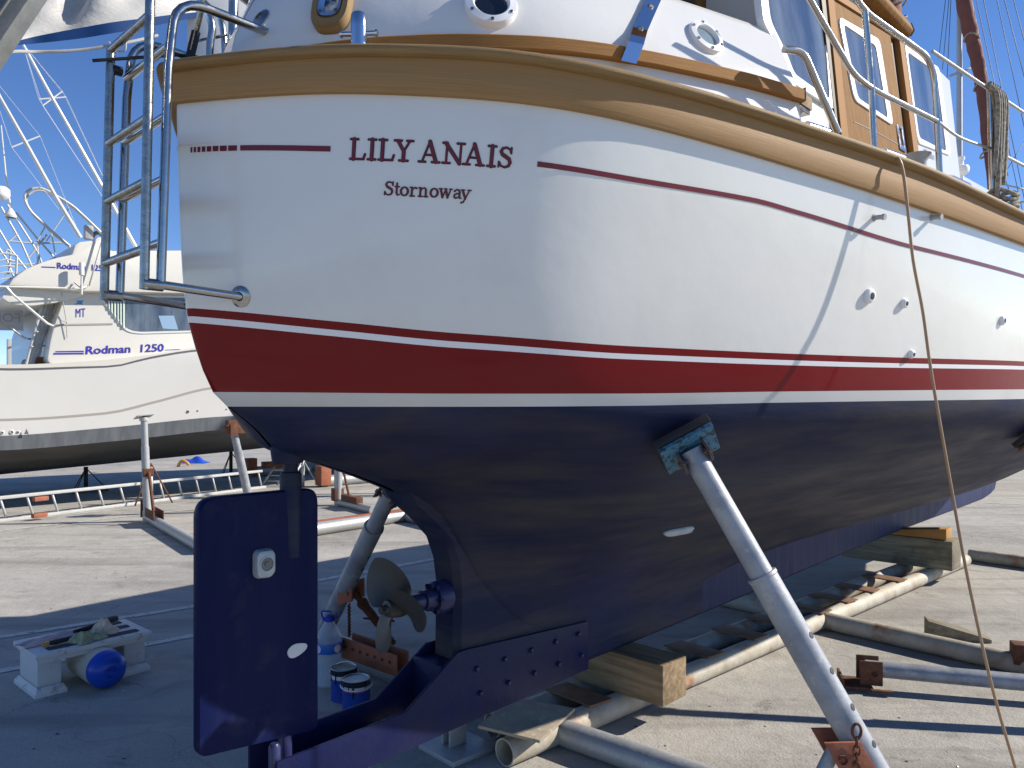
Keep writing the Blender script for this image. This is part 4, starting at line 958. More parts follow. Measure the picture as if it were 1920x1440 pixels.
mb.lathe(q + side * .035 + Vector((0, -.065, 0)), [(.013, 0), (.013, .13), (0, .13)], 6, (0, 1, 0), 1)
mb.build('brace_clamp', [M['primer'], M['rust']], t, bevel=.002)
mb = MB(); mb.tube([q + side * .04, q + side * .04 + Vector((-.27, -.1, -.42))], .021, 14); mb.build('brace', M['galv'], t)
mb = MB(); cy = e + side * .045 + Vector((0, -.062, .085)); mb.tube([cy + Vector((.013*math.cos(a), 0, .022*math.sin(a))) for a in [6.2832*k/14 for k in range(14)]], .0045, 7, closed=True); chain(mb, cy - up * .02, cy - up * .45); mb.build('chain', M['rust'], t)
# port-side prop seen through the propeller aperture
hs, hz = .8, 1.16; hp2 = lower(hs, hz); nn2 = lown(hs, hz)[1]
mir = lambda v: v - vN * 2 * v.dot(vN)
zero = bw(0, 0, 0); hp2 = zero + mir(hp2 - zero); hn2 = mir(nn2)
foot2 = gnd(606, 1188, .19); t2, d2, L2 = prop('grey steel prop with rusty brace and chain, standing behind the propeller on the port side', foot2, hp2 + hn2 * .07, hn2, .80, .046, .037, 'bluepad', holes=9)
e2 = foot2 + d2 * .52
mb = MB(); sd2 = Vector((.8, -.35, 0)).normalized(); pn_ = Vector((sd2.y, -sd2.x, 0))
for sg in (-1, 1): mb.box(e2 + sd2 * .045 + pn_ * .052 * sg, sd2 * .045 + up * .012, pn_ * .005, up * .05)
mb.lathe(e2 + sd2 * .06 - pn_ * .065, [(.011, 0), (.011, .13), (0, .13)], 6, pn_); mb.build('brace_clamp', M['primer'], t2, bevel=.002)
bfoot = gnd(738, 1205, .16); btop = e2 + sd2 * .06
mb = MB(); mb.tube([btop, btop.lerp(bfoot, .22)], .017, 12); mb.tube([btop.lerp(bfoot, .20), btop.lerp(bfoot, .25)], .030, 12); mb.tube([btop.lerp(bfoot, .24), btop.lerp(bfoot, .78)], .024, 12); mb.tube([btop.lerp(bfoot, .76), bfoot], .016, 12)
m_ = btop.lerp(bfoot, .52); mb.tube([m_ - Vector((.06, .02, -.01)), m_ + Vector((.10, .03, -.02))], .006, 8); mb.build('brace', M['rust'], t2)
mb = MB(); chain(mb, e2 + sd2 * .05 - pn_ * .0 - up * .05 + Vector((.0, -.07, 0)), gnd(655, 1192, .20)); mb.build('chain', M['rust'], t2)
cA, cB = gnd(640, 1225, .15), gnd(745, 1262, .12); cdir = (cB - cA).normalized(); cnn = Vector((-cdir.y, cdir.x, 0)); mb = MB()
for o in (0, .085): mb.box((cA + cB) / 2 + cnn * o + up * .035, (cB - cA) / 2, cnn * .004, up * .055)
mb.box((cA + cB) / 2 + cnn * .0425 - up * .016, (cB - cA) / 2, cnn * .042, up * .004)
for k in range(7): mb.lathe(cA.lerp(cB, .10 + .13 * k) + up * .045 - cnn * .006, [(.009, 0), (.009, .003), (0, .003)], 10, -cnn, 1)
mb.box(foot2 - up * .06, cdir * .08, cnn * .07, up * .05)
mb.build('foot_channel', [M['primer'], M['black']], t2, bevel=.0015)
mb = MB(); mb.tube([foot2 - up*.13, foot2], .035, 12); mb.build('foot_pin', M['rust'], t2)
# forward starboard prop, only its pad edge reaches into view
s3, z3 = lowpix(1930, 806); p3, n3 = lown(s3, z3); prop('rusty forward prop under the starboard bilge, at the right edge', Vector((p3.x, p3.y, 0)) + Vector((n3.x, n3.y, 0)) * 1.25 + up * .05, p3 + n3 * .07, n3, .6, .046, .038, 'rust', (.12, .09))
mb = MB(); c = gnd(1922, 1225, .12); mb.box(c, Vector((.06, -.02, 0)), Vector((.015, .045, 0)), up * .055); tag(mb.build('rusty_socket', M['rust'], loc=c, bevel=.003), 'rusty steel socket sitting on the cradle cross pipe at the right edge', 'steel socket')
# --- hose or rope over the rail
Y0 = capat(1690, -.05)[0].y
pts = [(1652, 291, Y0 + .04), (1672, 292, Y0 + .01), (1686, 300, Y0 - .02), (1694, 327, Y0 - .02), (1702, 393, Y0 - .012), (1712, 487, Y0 + .0), (1730, 583, Y0 + .01), (1743, 677, Y0 + .02), (1760, 780, Y0 + .02), (1790, 950, Y0 + .015), (1818, 1100, Y0 - .01), (1860, 1287, Y0 + .04), (1904, 1440, Y0 + .09), (1940, 1560, Y0 + .13)]
P_ = [at(*q) for q in pts]; g0 = P_[-1]; P_ += [Vector((g0.x + .03, g0.y, g0.z - .06)), Vector((g0.x + .12, g0.y - .03, .012)), Vector((g0.x + .6, g0.y - .3, .012))]
mb = MB(); mb.tube(spline(P_, 8), .0054, 10); tag(mb.build('hose', M['rope_tan'], loc=P_[-1]), 'thin tan hose hung over the teak rail and down to the ground', 'hose')
# --- coiled rope on the stanchion
top = onv(1856, 172, pB, pC); mb = MB(); rnd = random.Random(3)
for k in range(5):
    w = -.03 + .022 * k; dep = .36 + .04 * rnd.random() if k != 1 else .50
    o = Vector((.8, .6, 0)) * w; s0 = top + o + Vector((0, -.02, .01))
    mb.tube(spline([s0, s0 + Vector((.012, -.03, -.05)), s0 + Vector((.015 + .01*rnd.random(), -.02, -dep*.5)), s0 + Vector((.02, 0, -dep)), s0 + Vector((.045, .02, -dep*.55)), s0 + Vector((.03, .03, -.03)), s0 + Vector((.0, .0, .012))], 5), .009, 8)
for k in range(4): mb.tube([top + Vector((.055 + .060*math.cos(a), .035*math.sin(a), -.43 - .022*k + .012*math.sin(a*2 + k))) for a in [6.2832*j/16 for j in range(16)]], .009, 8, closed=True)
tag(mb.build('coiled_rope', M['rope'], loc=top), 'flecked mooring rope coiled over the stainless stanchion by the side deck', 'rope')

# ================================================================== BENCH AND BITS
bc = Vector((-2.40, 3.88, 0)); e1 = Vector((.38, .425, 0)).normalized(); e2_ = Vector((-.425, .38, 0)).normalized(); BL, BW, BH = .575, .37, .222
bench = thing('step_bench', 'low white bench with flaking paint and dark grip strips, on the concrete at lower left', 'bench', bc + e1 * BL/2 + e2_ * BW/2)
def bp(u, v, z=0): return bc + e1 * u + e2_ * v + up * z
mb = MB(); mb.box(bp(BL/2, BW/2, BH - .0125), e1 * (BL/2), e2_ * (BW/2), up * .0125); mb.box(bp(BL/2, .02, BH - .037), e1 * (BL/2 - .02), e2_ * .009, up * .012); mb.box(bp(BL/2, BW - .02, BH - .037), e1 * (BL/2 - .02), e2_ * .009, up * .012)
mb.build('seat', M['bench'], bench, bevel=.004)
for u in (.075, BL - .075):
    mb = MB(); mb.box(bp(u, BW/2, .105), e1 * .055, e2_ * (BW/2 - .045), up * .092)
    q = [(u - .075, .012), (u + .075, .012), (u + .075, BW - .012), (u - .075, BW - .012)]
    mb.grid([[bp(a, b, 0) for a, b in q], [bp(a, b, .018) for a, b in q], [bp(u + (a - u) * .78, BW/2 + (b - BW/2) * .88, .045) for a, b in q]], closed=True, smooth=False); mb.add([bp(a, b, 0.0005) for a, b in q], [(0, 1, 2, 3)], smooth=False)
    mb.build('leg', M['bench'], bench, bevel=.002)
for u0, u1, v in ((.07, .34, .075), (.07, .34, .20), (.355, .53, .075), (.355, .53, .20), (.38, .53, .31)):
    mb = MB(); mb.prism([Vector(q) for q in rounded([bp(u0, v - .032, BH + .001), bp(u1, v - .032, BH + .001), bp(u1, v + .032, BH + .001), bp(u0, v + .032, BH + .001)], .015, 4)], up * .0015); mb.build('grip_strip', M['grip'], bench)
# fender under the bench
fd = e2_; fc = gnd(207, 1294); fr_ = .098
fc = Vector((fc.x, fc.y, fr_)) + fd * .02
fe = thing('boat_fender', 'cream inflatable fender with a bright blue end, lying under the white bench', 'fender', fc + fd * .2 - up * fr_)
mb = MB(); mb.lathe(fc, [(.094, .03), (fr_, .045), (fr_, .30), (.092, .36), (.07, .41), (.035, .445), (.022, .48), (0, .48)], 32, fd); mb.build('body', M['fender'], fe)
mb = MB(); mb.lathe(fc, [(.098, .05), (.0975, .03), (.090, .004), (.074, -.018), (.045, -.032), (.03, -.034), (.026, -.028), (0, -.028)], 32, fd); mb.build('end_cap', M['fender_blue'], fe)
mb = MB(); r_ = fd.cross(up).normalized(); mb.box(fc - fd * .036 - up * .006 + r_ * .004, r_ * .034 - up * .010, fd * .005, up * .010); mb.tube([fc - fd * .034 + r_ * .02*math.cos(a) + up * (.006*math.sin(a) - .006) for a in [6.2832*k/14 for k in range(14)]], .004, 6, closed=True); mb.build('rope_eye', M['fender_blue'], fe)
def cloth(name, label, m, cu_, cv_, lu, lv, hgt, seed, rot=0.0, z=BH + .003, lump=0.0, cat='rag'):
    rnd = random.Random(seed); ph = [rnd.uniform(0, 6.28) for _ in range(8)]; nu, nv = 34, 24; top = []; a1 = e1 * math.cos(rot) + e2_ * math.sin(rot); a2 = -e1 * math.sin(rot) + e2_ * math.cos(rot); c = bp(cu_, cv_, z)
    for i in range(nu + 1):
        row = []
        for j in range(nv + 1):
            u, v = i / nu * 2 - 1, j / nv * 2 - 1; ed = 1 + .10 * math.sin(5*math.atan2(v, u) + ph[6]) + .05 * math.sin(11*math.atan2(v, u) + ph[7])
            edge = max(0, 1 - max(abs(u), abs(v))**4)
            h = hgt * edge * (.45 + .3 * math.sin(4*u + ph[0] + 1.5*math.sin(3*v + ph[1])) + .25 * math.sin(7*v + 3*u + ph[2]) + .16 * math.sin(13*u - 6*v + ph[3])) + lump * edge * math.exp(-2.2*(u*u + v*v))
            row.append(c + a1 * u * lu * ed * (1 - .12*v*v) + a2 * v * lv * ed * (1 - .15*u*u) + up * max(.002, h + .003))
        top.append(row)
    mb = MB(); mb.grid(top); mb.grid([[p - up * .0025 for p in r] for r in top]); o = mb.build(name, m, loc=c, auto=70)
    return tag(o, label, cat)
cloth('towel', 'faded pink towel spread along the back of the white bench', M['towel'], .20, .25, .20, .075, .018, 11, .12, cat='towel')
cloth('cleaning_rag', 'green rag crumpled on the middle of the white bench', M['rag'], .27, .095, .085, .075, .03, 5, .3, lump=.02)
cloth('work_glove', 'cream work glove bunched up beside the green rag on the bench', M['glove'], .38, .165, .075, .060, .035, 8, -.4, lump=.04, cat='glove')
mb = MB(); a = bp(.10, .125, BH + .016); mb.tube([a, a + e1*.03, a + e1*.10 + e2_*.01, a + e1 * .16 + e2_ * .02], [.011, .014, .0125, .008], 12); mb.box(a - e1*.018 , e1*.016, e2_*.012, up*.010, 1)
tag(mb.build('scraper', [M['black'], M['orange']], loc=a, bevel=.001), 'black-handled scraper with a yellow end lying near the left end of the bench', 'scraper')
mb = MB(); a = bp(.24, .20, BH + .030); mb.tube([a, a + e1*.07 + e2_*.012, a + e1*.15 + e2_*.04 + up*.008], [.009, .013, .012], 10); mb.box(a + e1*.20 + e2_*.05 + up*.012, e1*.05 + e2_*.012, e2_*.02, up*.012, 1)
tag(mb.build('brush', [M['black'], M['grip']], loc=a, bevel=.002), 'dark hand brush lying between the pink towel and the cream glove', 'brush')

# ================================================================== BOTTLE AND PAINT TINS
p = gnd(617, 1283); wb = thing('water_bottle', 'large clear water bottle with blue label and handle, standing behind the rudder', 'water bottle', p)
br = .072
prof = [(0, .001), (br*.9, .001), (br, .012)]
for k in range(9): prof += [(br, .02 + k*.0165), (br*.935, .028 + k*.0165)]
prof += [(br, .172), (br*.985, .178), (br*.985, .232), (br, .238), (br*.98, .25), (br*.78, .285), (br*.45, .318), (.024, .334), (.022, .345)]
mb = MB(); mb.lathe(p, prof, 32); mb.build('bottle_body', M['bottle'], wb, auto=60)
mb = MB(); mb.lathe(p, [(br*.99, .178), (br*1.0, .18), (br*1.0, .230), (br*.99, .232)], 32); wl_ = mb.build('label', M['bluelabel'], wb)
vd = Vector((0, 0, H)) - p; vd.z = 0; vd.normalize()
for an_ in (-52, 38):
    q = Matrix.Rotation(R(an_), 3, 'Z') @ vd; mb = MB(); c = p + up * .205; tq = up.cross(q)
    rows = []
    for rr_ in (0.0001, .021): rows.append([c + Matrix.Rotation(math.cos(a) * rr_ / br, 3, 'Z') @ (q * (br + .0012)) + up * rr_ * 1.05 * math.sin(a) for a in [6.2832*k/18 for k in range(18)]])
    mb.grid(rows, closed=True); mb.build('label_spot', M['pinklabel'], wl_)
mb = MB(); mb.lathe(p, [(.024, .336), (.026, .338), (.026, .362), (.022, .366), (0, .366)], 20); mb.build('cap', M['bluecap'], wb)
mb = MB(); hd = Matrix.Rotation(R(80), 3, 'Z') @ vd; mb.tube(fillet([p + up*.340 + hd*.028, p + up*.385 + hd*.045, p + up*.392 + hd*-.045, p + up*.340 - hd*.028], .02), .0045, 8); mb.build('handle', M['bluecap'], wb)
mb = MB(); mb.lathe(p, [(0, .004), (br*.86, .004), (br*.92, .014), (br*.92, .15), (br*.94, .205), (0, .205)], 28); mb.build('water', M['water'], wb)
def can(px, label, r, hgt, drips, ang, handle_back):
    p = gnd(*px); t = thing('paint_tin', label, 'paint tin', p, 'paint tins by the rudder')
    mb = MB(); prof = [(0, .001), (r*.96, .001), (r, .004), (r*.985, .009), (r*.98, .64*hgt), (r*.985, .66*hgt), (r*.985, .69*hgt), (r*.985, .80*hgt), (r*.985, .93*hgt), (r*1.03, .935*hgt), (r*1.03, .965*hgt), (r, .97*hgt)]
    mb.lathe(p, prof, 36, mats=[0, 0, 0, 0, 0, 2, 1, 3, 3, 3, 3]); rnd = random.Random(len(label))
    for k in range(drips):
        a = rnd.uniform(0, 6.28); w = rnd.uniform(.0015, .005); L_ = rnd.uniform(.1, .5) * hgt; q = Matrix.Rotation(a, 3, 'Z') @ vd; tq = up.cross(q)
        mb.prism([p + q * (r*.985 + .0006) + tq * x_ + up * z_ for x_, z_ in ((-w, .93*hgt), (w, .93*hgt), (w, .93*hgt - L_), (0, .93*hgt - L_ - w*2), (-w, .93*hgt - L_))], q * .0012, 3)
    mb.build('tin_body', [M['can_blue'], M['can_white'], M['can_red'], M['can_black']], t)
    mb = MB(); mb.lathe(p, [(r*1.0, .968*hgt), (r*.97, .985*hgt), (r*.90, .985*hgt), (r*.86, .955*hgt), (0, .953*hgt)], 36); mb.build('lid', M['tin'], t)
    q = Matrix.Rotation(R(ang), 3, 'Z') @ vd; mb = MB()
    pts = []
    for k in range(13):
        a = math.pi * k / 12; v = Matrix.Rotation(R(90), 3, 'Z') @ q
        pts.append(p + q * math.cos(a) * (r + .008) + (up * (.55 if handle_back else -.12) * math.sin(a) + v * (.55 if handle_back else -.98) * math.sin(a)) * (r + .012) + up * .80 * hgt)
    mb.tube(pts, .0035, 8); mb.build('handle', M['can_white'], t)
can((645, 1310), 'farther of two blue paint tins, its wire handle standing up, beside the water bottle', .066, .165, 8, 70, True)
can((668, 1331), 'nearer of two blue paint tins, lid smeared with paint and its handle hanging down', .068, .160, 16, 88, False)

# ================================================================== SPORT-FISHING BOAT AT THE LEFT
A0 = Vector((-6.65, 10.0, 0)); ed = Vector((1.0, .92, 0)).normalized(); ln = Vector((-ed.y, ed.x, 0))   # ln points away from the camera
def fpx(x, y, off=0.0):
    r = (x - CX) / F; P0 = A0 + ln * off; q = (r * P0.y - P0.x) / (ed.x - r * ed.y); P = P0 + ed * q
    return Vector((P.x, P.y, H + (HY - y) / F * P.y))
def fe(x, off=0.0): return (fpx(x, 700, off) - A0).dot(ed)
fish = thing('fishing_boat', 'big cream sport-fishing boat with flybridge, outriggers and blue lettering, at the left', 'motor boat', A0 + ed * 4 + ln * 1.9)
def zof(pts): return pchip([fe(x) for x, y in pts], [fpx(x, y).z for x, y in pts])
def ext(pts, far): # continue the line forward to the bow
    (x0, y0) = pts[0]; P = [(fe(x), fpx(x, y).z) for x, y in pts]; return pchip([-4] + [p[0] for p in P] + [p[0] for p in far], [P[0][1]] + [p[1] for p in P] + [p[1] for p in far])
zg = ext([(0, 683), (150, 678), (290, 664), (367, 651)], [(6, 2.75), (11, 3.1)])
zr = ext([(0, 690), (150, 687), (213, 685), (277, 670), (367, 655.5)], [(6, 2.66), (11, 3.0)])
zr2 = ext([(0, 694.5), (150, 691), (213, 688.5), (277, 674), (367, 659.5)], [(6, 2.62), (11, 2.96)])
zt1 = ext([(0, 785.5), (200, 773), (300, 750), (395, 726)], [(6, 2.1), (11, 2.6)])
zt2 = ext([(0, 790.5), (200, 778), (300, 755), (395, 730.5)], [(6, 2.07), (11, 2.57)])
zb1 = ext([(0, 818), (210, 802), (425, 781)], [(6, 1.36), (11, 1.6)])
zb2 = ext([(0, 846), (210, 829), (425, 806)], [(6, 1.2), (11, 1.5)])
BEAM = 1.9
def bowf(e): return max(0.02, 1 - max(0, (e - 3.5) / 7.0)**2.0) if e > 3.5 else 1.0
es = [-3.2 + 13.6 * k / 70 for k in range(71)]
def flare(z, e): return BEAM - (BEAM - (2.0 - min(z, 2.0)) * .12) * bowf(e) if True else 0
def hp_(e, z, sg=1):
    lat = BEAM - (BEAM - max(0, (2.2 - z)) * .13) * bowf(e)
    return A0 + ed * e + ln * (lat if sg > 0 else 2*BEAM - lat) + up * z
fh = MB()
for sg in (1, -1):
    for za, zb_, mi, n in ((zg, zr, 0, 1), (zr, zr2, 1, 1), (zr2, zt1, 2, 5), (zt1, zt2, 3, 1), (zt2, zb1, 2, 3), (zb1, zb2, 4, 1)):
        fh.grid([[hp_(e, za(e) + (zb_(e) - za(e)) * k / n, sg) for e in es] for k in range(n + 1)], mi)
    zk = lambda e: .40 + .055 * max(0, e) + .02 * max(0, e - 4)**2
    rows = []
    for k in range(7):
        q = k / 6; rows.append([hp_(e, zb2(e), sg).lerp(A0 + ed * e + ln * BEAM + up * zk(e), q) - up * (.035 * (1 if k in (2, 4) else 0)) for e in es])
    fh.grid(rows, 5)
fh.add([hp_(es[0], z, sg) for sg, z in ((1, zg(es[0])), (1, zb2(es[0])))] + [A0 + ed * es[0] + ln * BEAM + up * .40] + [hp_(es[0], z, -1) for z in (zb2(es[0]), zg(es[0]))], [(0, 1, 2, 3, 4)], 2, smooth=False)
fh.grid([[hp_(e, zg(e), 1) for e in es], [hp_(e, zg(e) - .02, -1) for e in es]], 0)
fh_o = fh.build('hull', [M['cream'], M['greyline'], M['cream2'], M['taupe'], M['greyband'], M['greybottom']], fish, auto=30)
# skegs / chine blocks and fittings
for (x, y, r, d_) in ((352, 772, .022, 1), (371, 770, .014, 0), (425, 767, .012, 0), (22, 810, .030, 0), (34, 810, .020, 0), (4, 811, .026, 0)):
    p = fpx(x, y); off = max(0, (2.2 - p.z)) * .13; p = fpx(x, y, off); mb = MB(); n = -ln
    mb.lathe(p - n * .006, [(r, 0), (r, .012), (r*.6, .018), (r*.55, .004), (0, .004)], 14, n, mats=[0, 0, 1, 1]); mb.build('hull_outlet', [M['steel'] if d_ else M['cream'], M['black']], fh_o)
mb = MB(); mb.prism([fpx(x, y, .105) for x, y in ((45, 814), (54, 814), (49.5, 804))], ln * -.004); mb.build('draft_mark', M['greyline'], fh_o)
def fpoly(name, px, m, depth, off=0.0, r=0, parent=fish, bevel=0.0):
    pts = [fpx(x, y, off) for x, y in px]
    if r: pts = [Vector(q) for q in rounded(pts, r, 6)]
    mb = MB(); mb.prism(pts, ln * depth); return mb.build(name, m, parent, bevel=bevel)
cab = fpoly('cabin', [(87, 684), (95, 634), (103, 606), (116, 570), (124, 545), (140, 535), (430, 535), (560, 640), (560, 690)], M['cream'], 3.0, .32, .12, fish, .03)
fpoly('moulding_line', [(100, 607.5), (211, 605.5), (211, 608.5), (100, 610.5)], M['taupe'], -.012, .32, 0, cab)
win = [(189, 556), (400, 560), (400, 618), (262, 621.5), (243, 618), (228, 606)]
fpoly('window_frame', [(182, 552), (404, 556), (404, 622), (260, 626), (238, 622), (222, 608)], M['cream2'], -.014, .32, .1, cab)
wn_o = fpoly('cabin_window', win, M['glass_blue'], -.022, .32, .08, cab)
mb = MB(); cr_ = []
for k in range(25):
    x = 200 + 36 * k / 24; yb = 566 + (x - 197) * 1.32; cr_.append((fpx(x, 559, .296 + .010*math.sin(k*1.7)), fpx(x, min(616, yb + 3), .296 + .010*math.sin(k*1.7))))
mb.grid([[a for a, b in cr_], [b for a, b in cr_]]); mb.build('curtain', M['curtain'], cab)
fpoly('window_reveal', [(297, 592), (326, 592), (334, 618), (305, 616)], M['pale_pane'], -.003, .297, 0, cab)
fly = fpoly('flybridge', [(15, 535), (24, 522), (34, 514), (50, 503), (67, 496), (88, 488), (110, 482), (135, 477), (141, 458), (150, 453), (177, 450), (183, 444), (193, 444), (201, 452), (208, 470), (338, 469), (430, 470), (440, 552), (347, 550), (160, 546)], M['cream'], 3.3, .12, 0, fish, .035)
fpoly('overhang', [(16, 536), (165, 547), (152, 556), (112, 566), (60, 573), (22, 570), (4, 558)], M['cream'], 3.2, .25, .03, fish, .02)
fpoly('flybridge_line', [(78, 499.5), (104, 500.5), (104, 502.5), (78, 501.5)], M['blue_letter'], -.004, .12, 0, fly)
def ftext(body, x0, y0, x1, y1, h, off, par, bold=.02, shear=.0, m='blue_letter', name='lettering'):
    a, b, c = fpx(x0, y0, off), fpx(x1, y1, off), fpx(x0, y0 - h, off); plane_text(body, a - ln * .006, (b - a).normalized(), up, (c - a).length, (b - a).length, M[m], name, par, bold, shear)
ftext('Rodman  1250', 107, 503.5, 200, 508.5, 11.5, .12, fly, .022)
ftext('Rodman  1250', 160, 664, 307, 658.5, 15, .32, cab, .026, .06)
ftext('MT', 142, 595, 160, 594, 16, .32, cab, .0)
fpoly('name_line', [(104, 658.5), (157, 657.5), (157, 660), (104, 660.5)], M['blue_letter'], -.004, .32, 0, cab); fpoly('name_line', [(100, 662), (157, 661.5), (157, 664.5), (100, 665)], M['blue_letter'], -.004, .32, 0, cab)
fpoly('name_line', [(309, 656), (338, 654.5), (338, 656), (309, 657)], M['blue_letter'], -.004, .32, 0, cab)
fpoly('fish_mark', [(139, 571), (146, 567), (142, 563.5), (150, 564), (157, 563), (153.5, 567), (155, 571), (147, 570)], M['sky_logo'], -.004, .32, 0, cab)
fpoly('bulkhead', [(72, 684), (86, 620), (104, 560), (122, 548), (110, 610), (92, 684)], M['cream'], 2.4, .75, 0, fish)
fpoly('side_window', [(101, 580), (109, 570), (112, 560), (104, 603), (101, 612)], M['glass_blue'], -.01, .75, 0, fish)
fpoly('locker', [(61, 684), (63, 673), (66, 669.5), (88, 669), (88, 684)], M['brown'], .8, .6, .02, fish); fpoly('locker', [(80, 655), (81, 648), (92, 647), (92, 654)], M['brown'], .6, .72, 0, fish)
mb = MB()
for k in range(4):
    x0, x1 = 49 + k * 6, 86 + k * 7; mb.tube(fillet([fpx(x0, 684, .5 + .05*k), fpx(x1 - 3, 556, .5 + .05*k), fpx(x1 + 3, 545 - k, .5 + .05*k), fpx(x1 + 14, 541 - k, .5 + .05*k)], .12), .021, 10)
for (x, y) in ((58, 650), (68, 622), (78, 594), (90, 565)): mb.tube([fpx(x, y, .45), fpx(x + 26, y - 2, .65)], .012, 8)
mb.build('rod_ladder', M['alu'], fish)
rig = lambda pts, r, off=.3, n=8: MB().tube([fpx(x, y, off) for x, y in pts], r, n)
for pole, crs, o in ((((-26, 130), (0, 182), (47, 265), (105, 370), (151, 446)), (((22, 276), (75, 255)),), .35), (((42, 81), (98, 183), (150, 275), (207, 377), (256, 466)), (((73, 186), (124, 182)), ((80, 198), (117, 171))), .9)):
    mb = MB(); P_ = [fpx(x, y, o) for x, y in pole]; mb.tube(P_, [.018, .02, .024, .027, .030], 10)
    for a, b in crs: mb.tube([fpx(*a, o), fpx(*b, o)], .010, 6)
    for a, b in crs:
        for e_ in (a, b): mb.tube([P_[0], fpx(*e_, o), P_[-1]], .0028, 4)
    mb.build('outrigger', M['cream2'], fish)
mb = MB(); loop = [(200, 446), (154, 402), (133, 384), (104, 366), (77, 353), (56, 356), (46, 371), (58, 396), (83, 420), (100, 436), (131, 461)]
mb.tube(spline([fpx(x, y, .5) for x, y in loop], 6), .018, 8); mb.tube(spline([fpx(x + 3, y + 5, .62) for x, y in loop], 6), .014, 8)
for a, b in (((130, 389), (87, 452)), ((85, 424), (70, 452)), ((96, 434), (104, 480))): mb.tube([fpx(*a, .55), fpx(*b, .55)], .009, 6)
mb.build('tower_hoop', M['alu'], fish)
mb = MB()
for pts in (((2, 388), (40, 455), (62, 505)), ((14, 384), (70, 472), (78, 492)), ((30, 398), (68, 445), (104, 485)), ((-5, 425), (22, 470), (52, 508)), ((16, 452), (60, 456), (115, 455)), ((10, 494), (44, 496), (72, 495)), ((70, 452), (71, 495)), ((52, 485), (88, 440)), ((-4, 462), (12, 485), (26, 520)), ((14, 455), (34, 438))):
    mb.tube([fpx(x, y, .6) for x, y in pts], .013, 7)
for k in range(5): mb.tube([fpx(-8, 478 + k * 12, .35), fpx(12, 474 + k * 12, .35), fpx(27, 478 + k*11, .4)], .011, 6)
mb.tube(fillet([fpx(10, 478, .4), fpx(12, 468, .4), fpx(20, 470, .4), fpx(17, 512, .4), fpx(10, 518, .4)], .1), .014, 8); mb.tube(fillet([fpx(27, 478, .4), fpx(32, 480, .4), fpx(30, 522, .4), fpx(18, 524, .4)], .1), .014, 8)
mb.build('tower_frame', M['alu'], fish)
p = fpx(1, 370, .6); mb = MB(); mb.lathe(p, [(.0, -.03), (.06, -.03), (.10, 0), (.115, .03), (.112, .11), (.08, .14), (0, .145)], 24); mb.build('radar_dome', M['white_plastic'], fish)
mb = MB(); mb.tube([fpx(2, 235, .6), fpx(11, 330, .6), fpx(20, 392, .6)], [.008, .012, .016], 8); p = fpx(20, 404, .6); mb.lathe(p, [(.07, -.03), (.075, 0), (.05, .05), (.02, .10), (0, .10)], 14); mb.build('whip_aerial', M['cream2'], fish)
p = fpx(153, 516, -.02); mb = MB(); mb.lathe(p, [(0, 0), (.034, 0), (.034, .165), (.028, .175), (0, .175)], 14); mb.tube([p, fpx(153, 552, -.02)], .014, 8); mb.tube([fpx(140, 530, .1), fpx(153, 541, -.02), fpx(166, 535, .1)], .012, 8); mb.build('aerial_mount', M['cream'], fish)
mb = MB(); mb.tube([fpx(207, 398, .05), fpx(167, 536, .05)], .012, 8); mb.build('aerial', M['cream2'], fish)
mb = MB(); mb.box(fpx(166, 436, .6), ed * .055, ln * .05, up * .10); mb.build('search_light', M['grey_plastic'], fish, bevel=.01); mb = MB(); mb.tube(spline([fpx(172, 448, .7), fpx(176, 440, .7), fpx(184, 436, .7), fpx(192, 441, .7)], 5), .028, 8); mb.build('horn', M['black'], fish)
mb = MB(); mb.tube([fpx(12, 538, -.1), fpx(24, 552, -.1), fpx(88, 606, .1), fpx(100, 611, .25)], [.012, .016, .018, .010], 8); mb.tube([fpx(-20, 536.5, .0), fpx(160, 541, .1)], .012, 8); mb.build('boat_hook', M['cream2'], fish)
mb = MB(); mb.tube([fpx(115, 548, .25), fpx(124, 600, .28), fpx(126, 634, .3)], .006, 6); mb.tube([fpx(114, 600, .2), fpx(126, 604, .28)], .01, 6); mb.build('rod_tip', M['grey_plastic'], fish)
mb = MB(); mb.tube([fpx(-5, 600, .6), fpx(18, 613, .6), fpx(46, 634, .6), fpx(58, 636, .6)], .014, 8); mb.build('stern_rail', M['steel'], fish)
p = fpx(17, 684, .5); mb = MB(); mb.box(p + up * .17, ed * .024, ln * .03, up * .18); mb.build('rod_post', M['grey_plastic'], fish, bevel=.004)
sg = [(-60, 571), (44, 574), (44, 620), (-60, 618)]; mb = MB(); mb.prism([fpx(x, y, 1.2) for x, y in sg], ln * .012); so = mb.build('sale_sign', M['sign'], loc=fpx(-10, 620, 1.2)); tag(so, 'grey sale sign seen from its back, hanging at the left edge behind the fishing boat', 'sign')
a, b = fpx(38, 604, 1.2), fpx(-48, 602, 1.2); plane_text('FOR SALE', a - ln * .004, (b - a).normalized(), up, .125, .78, M['sign_ink'], 'sign_lettering', so, .02)
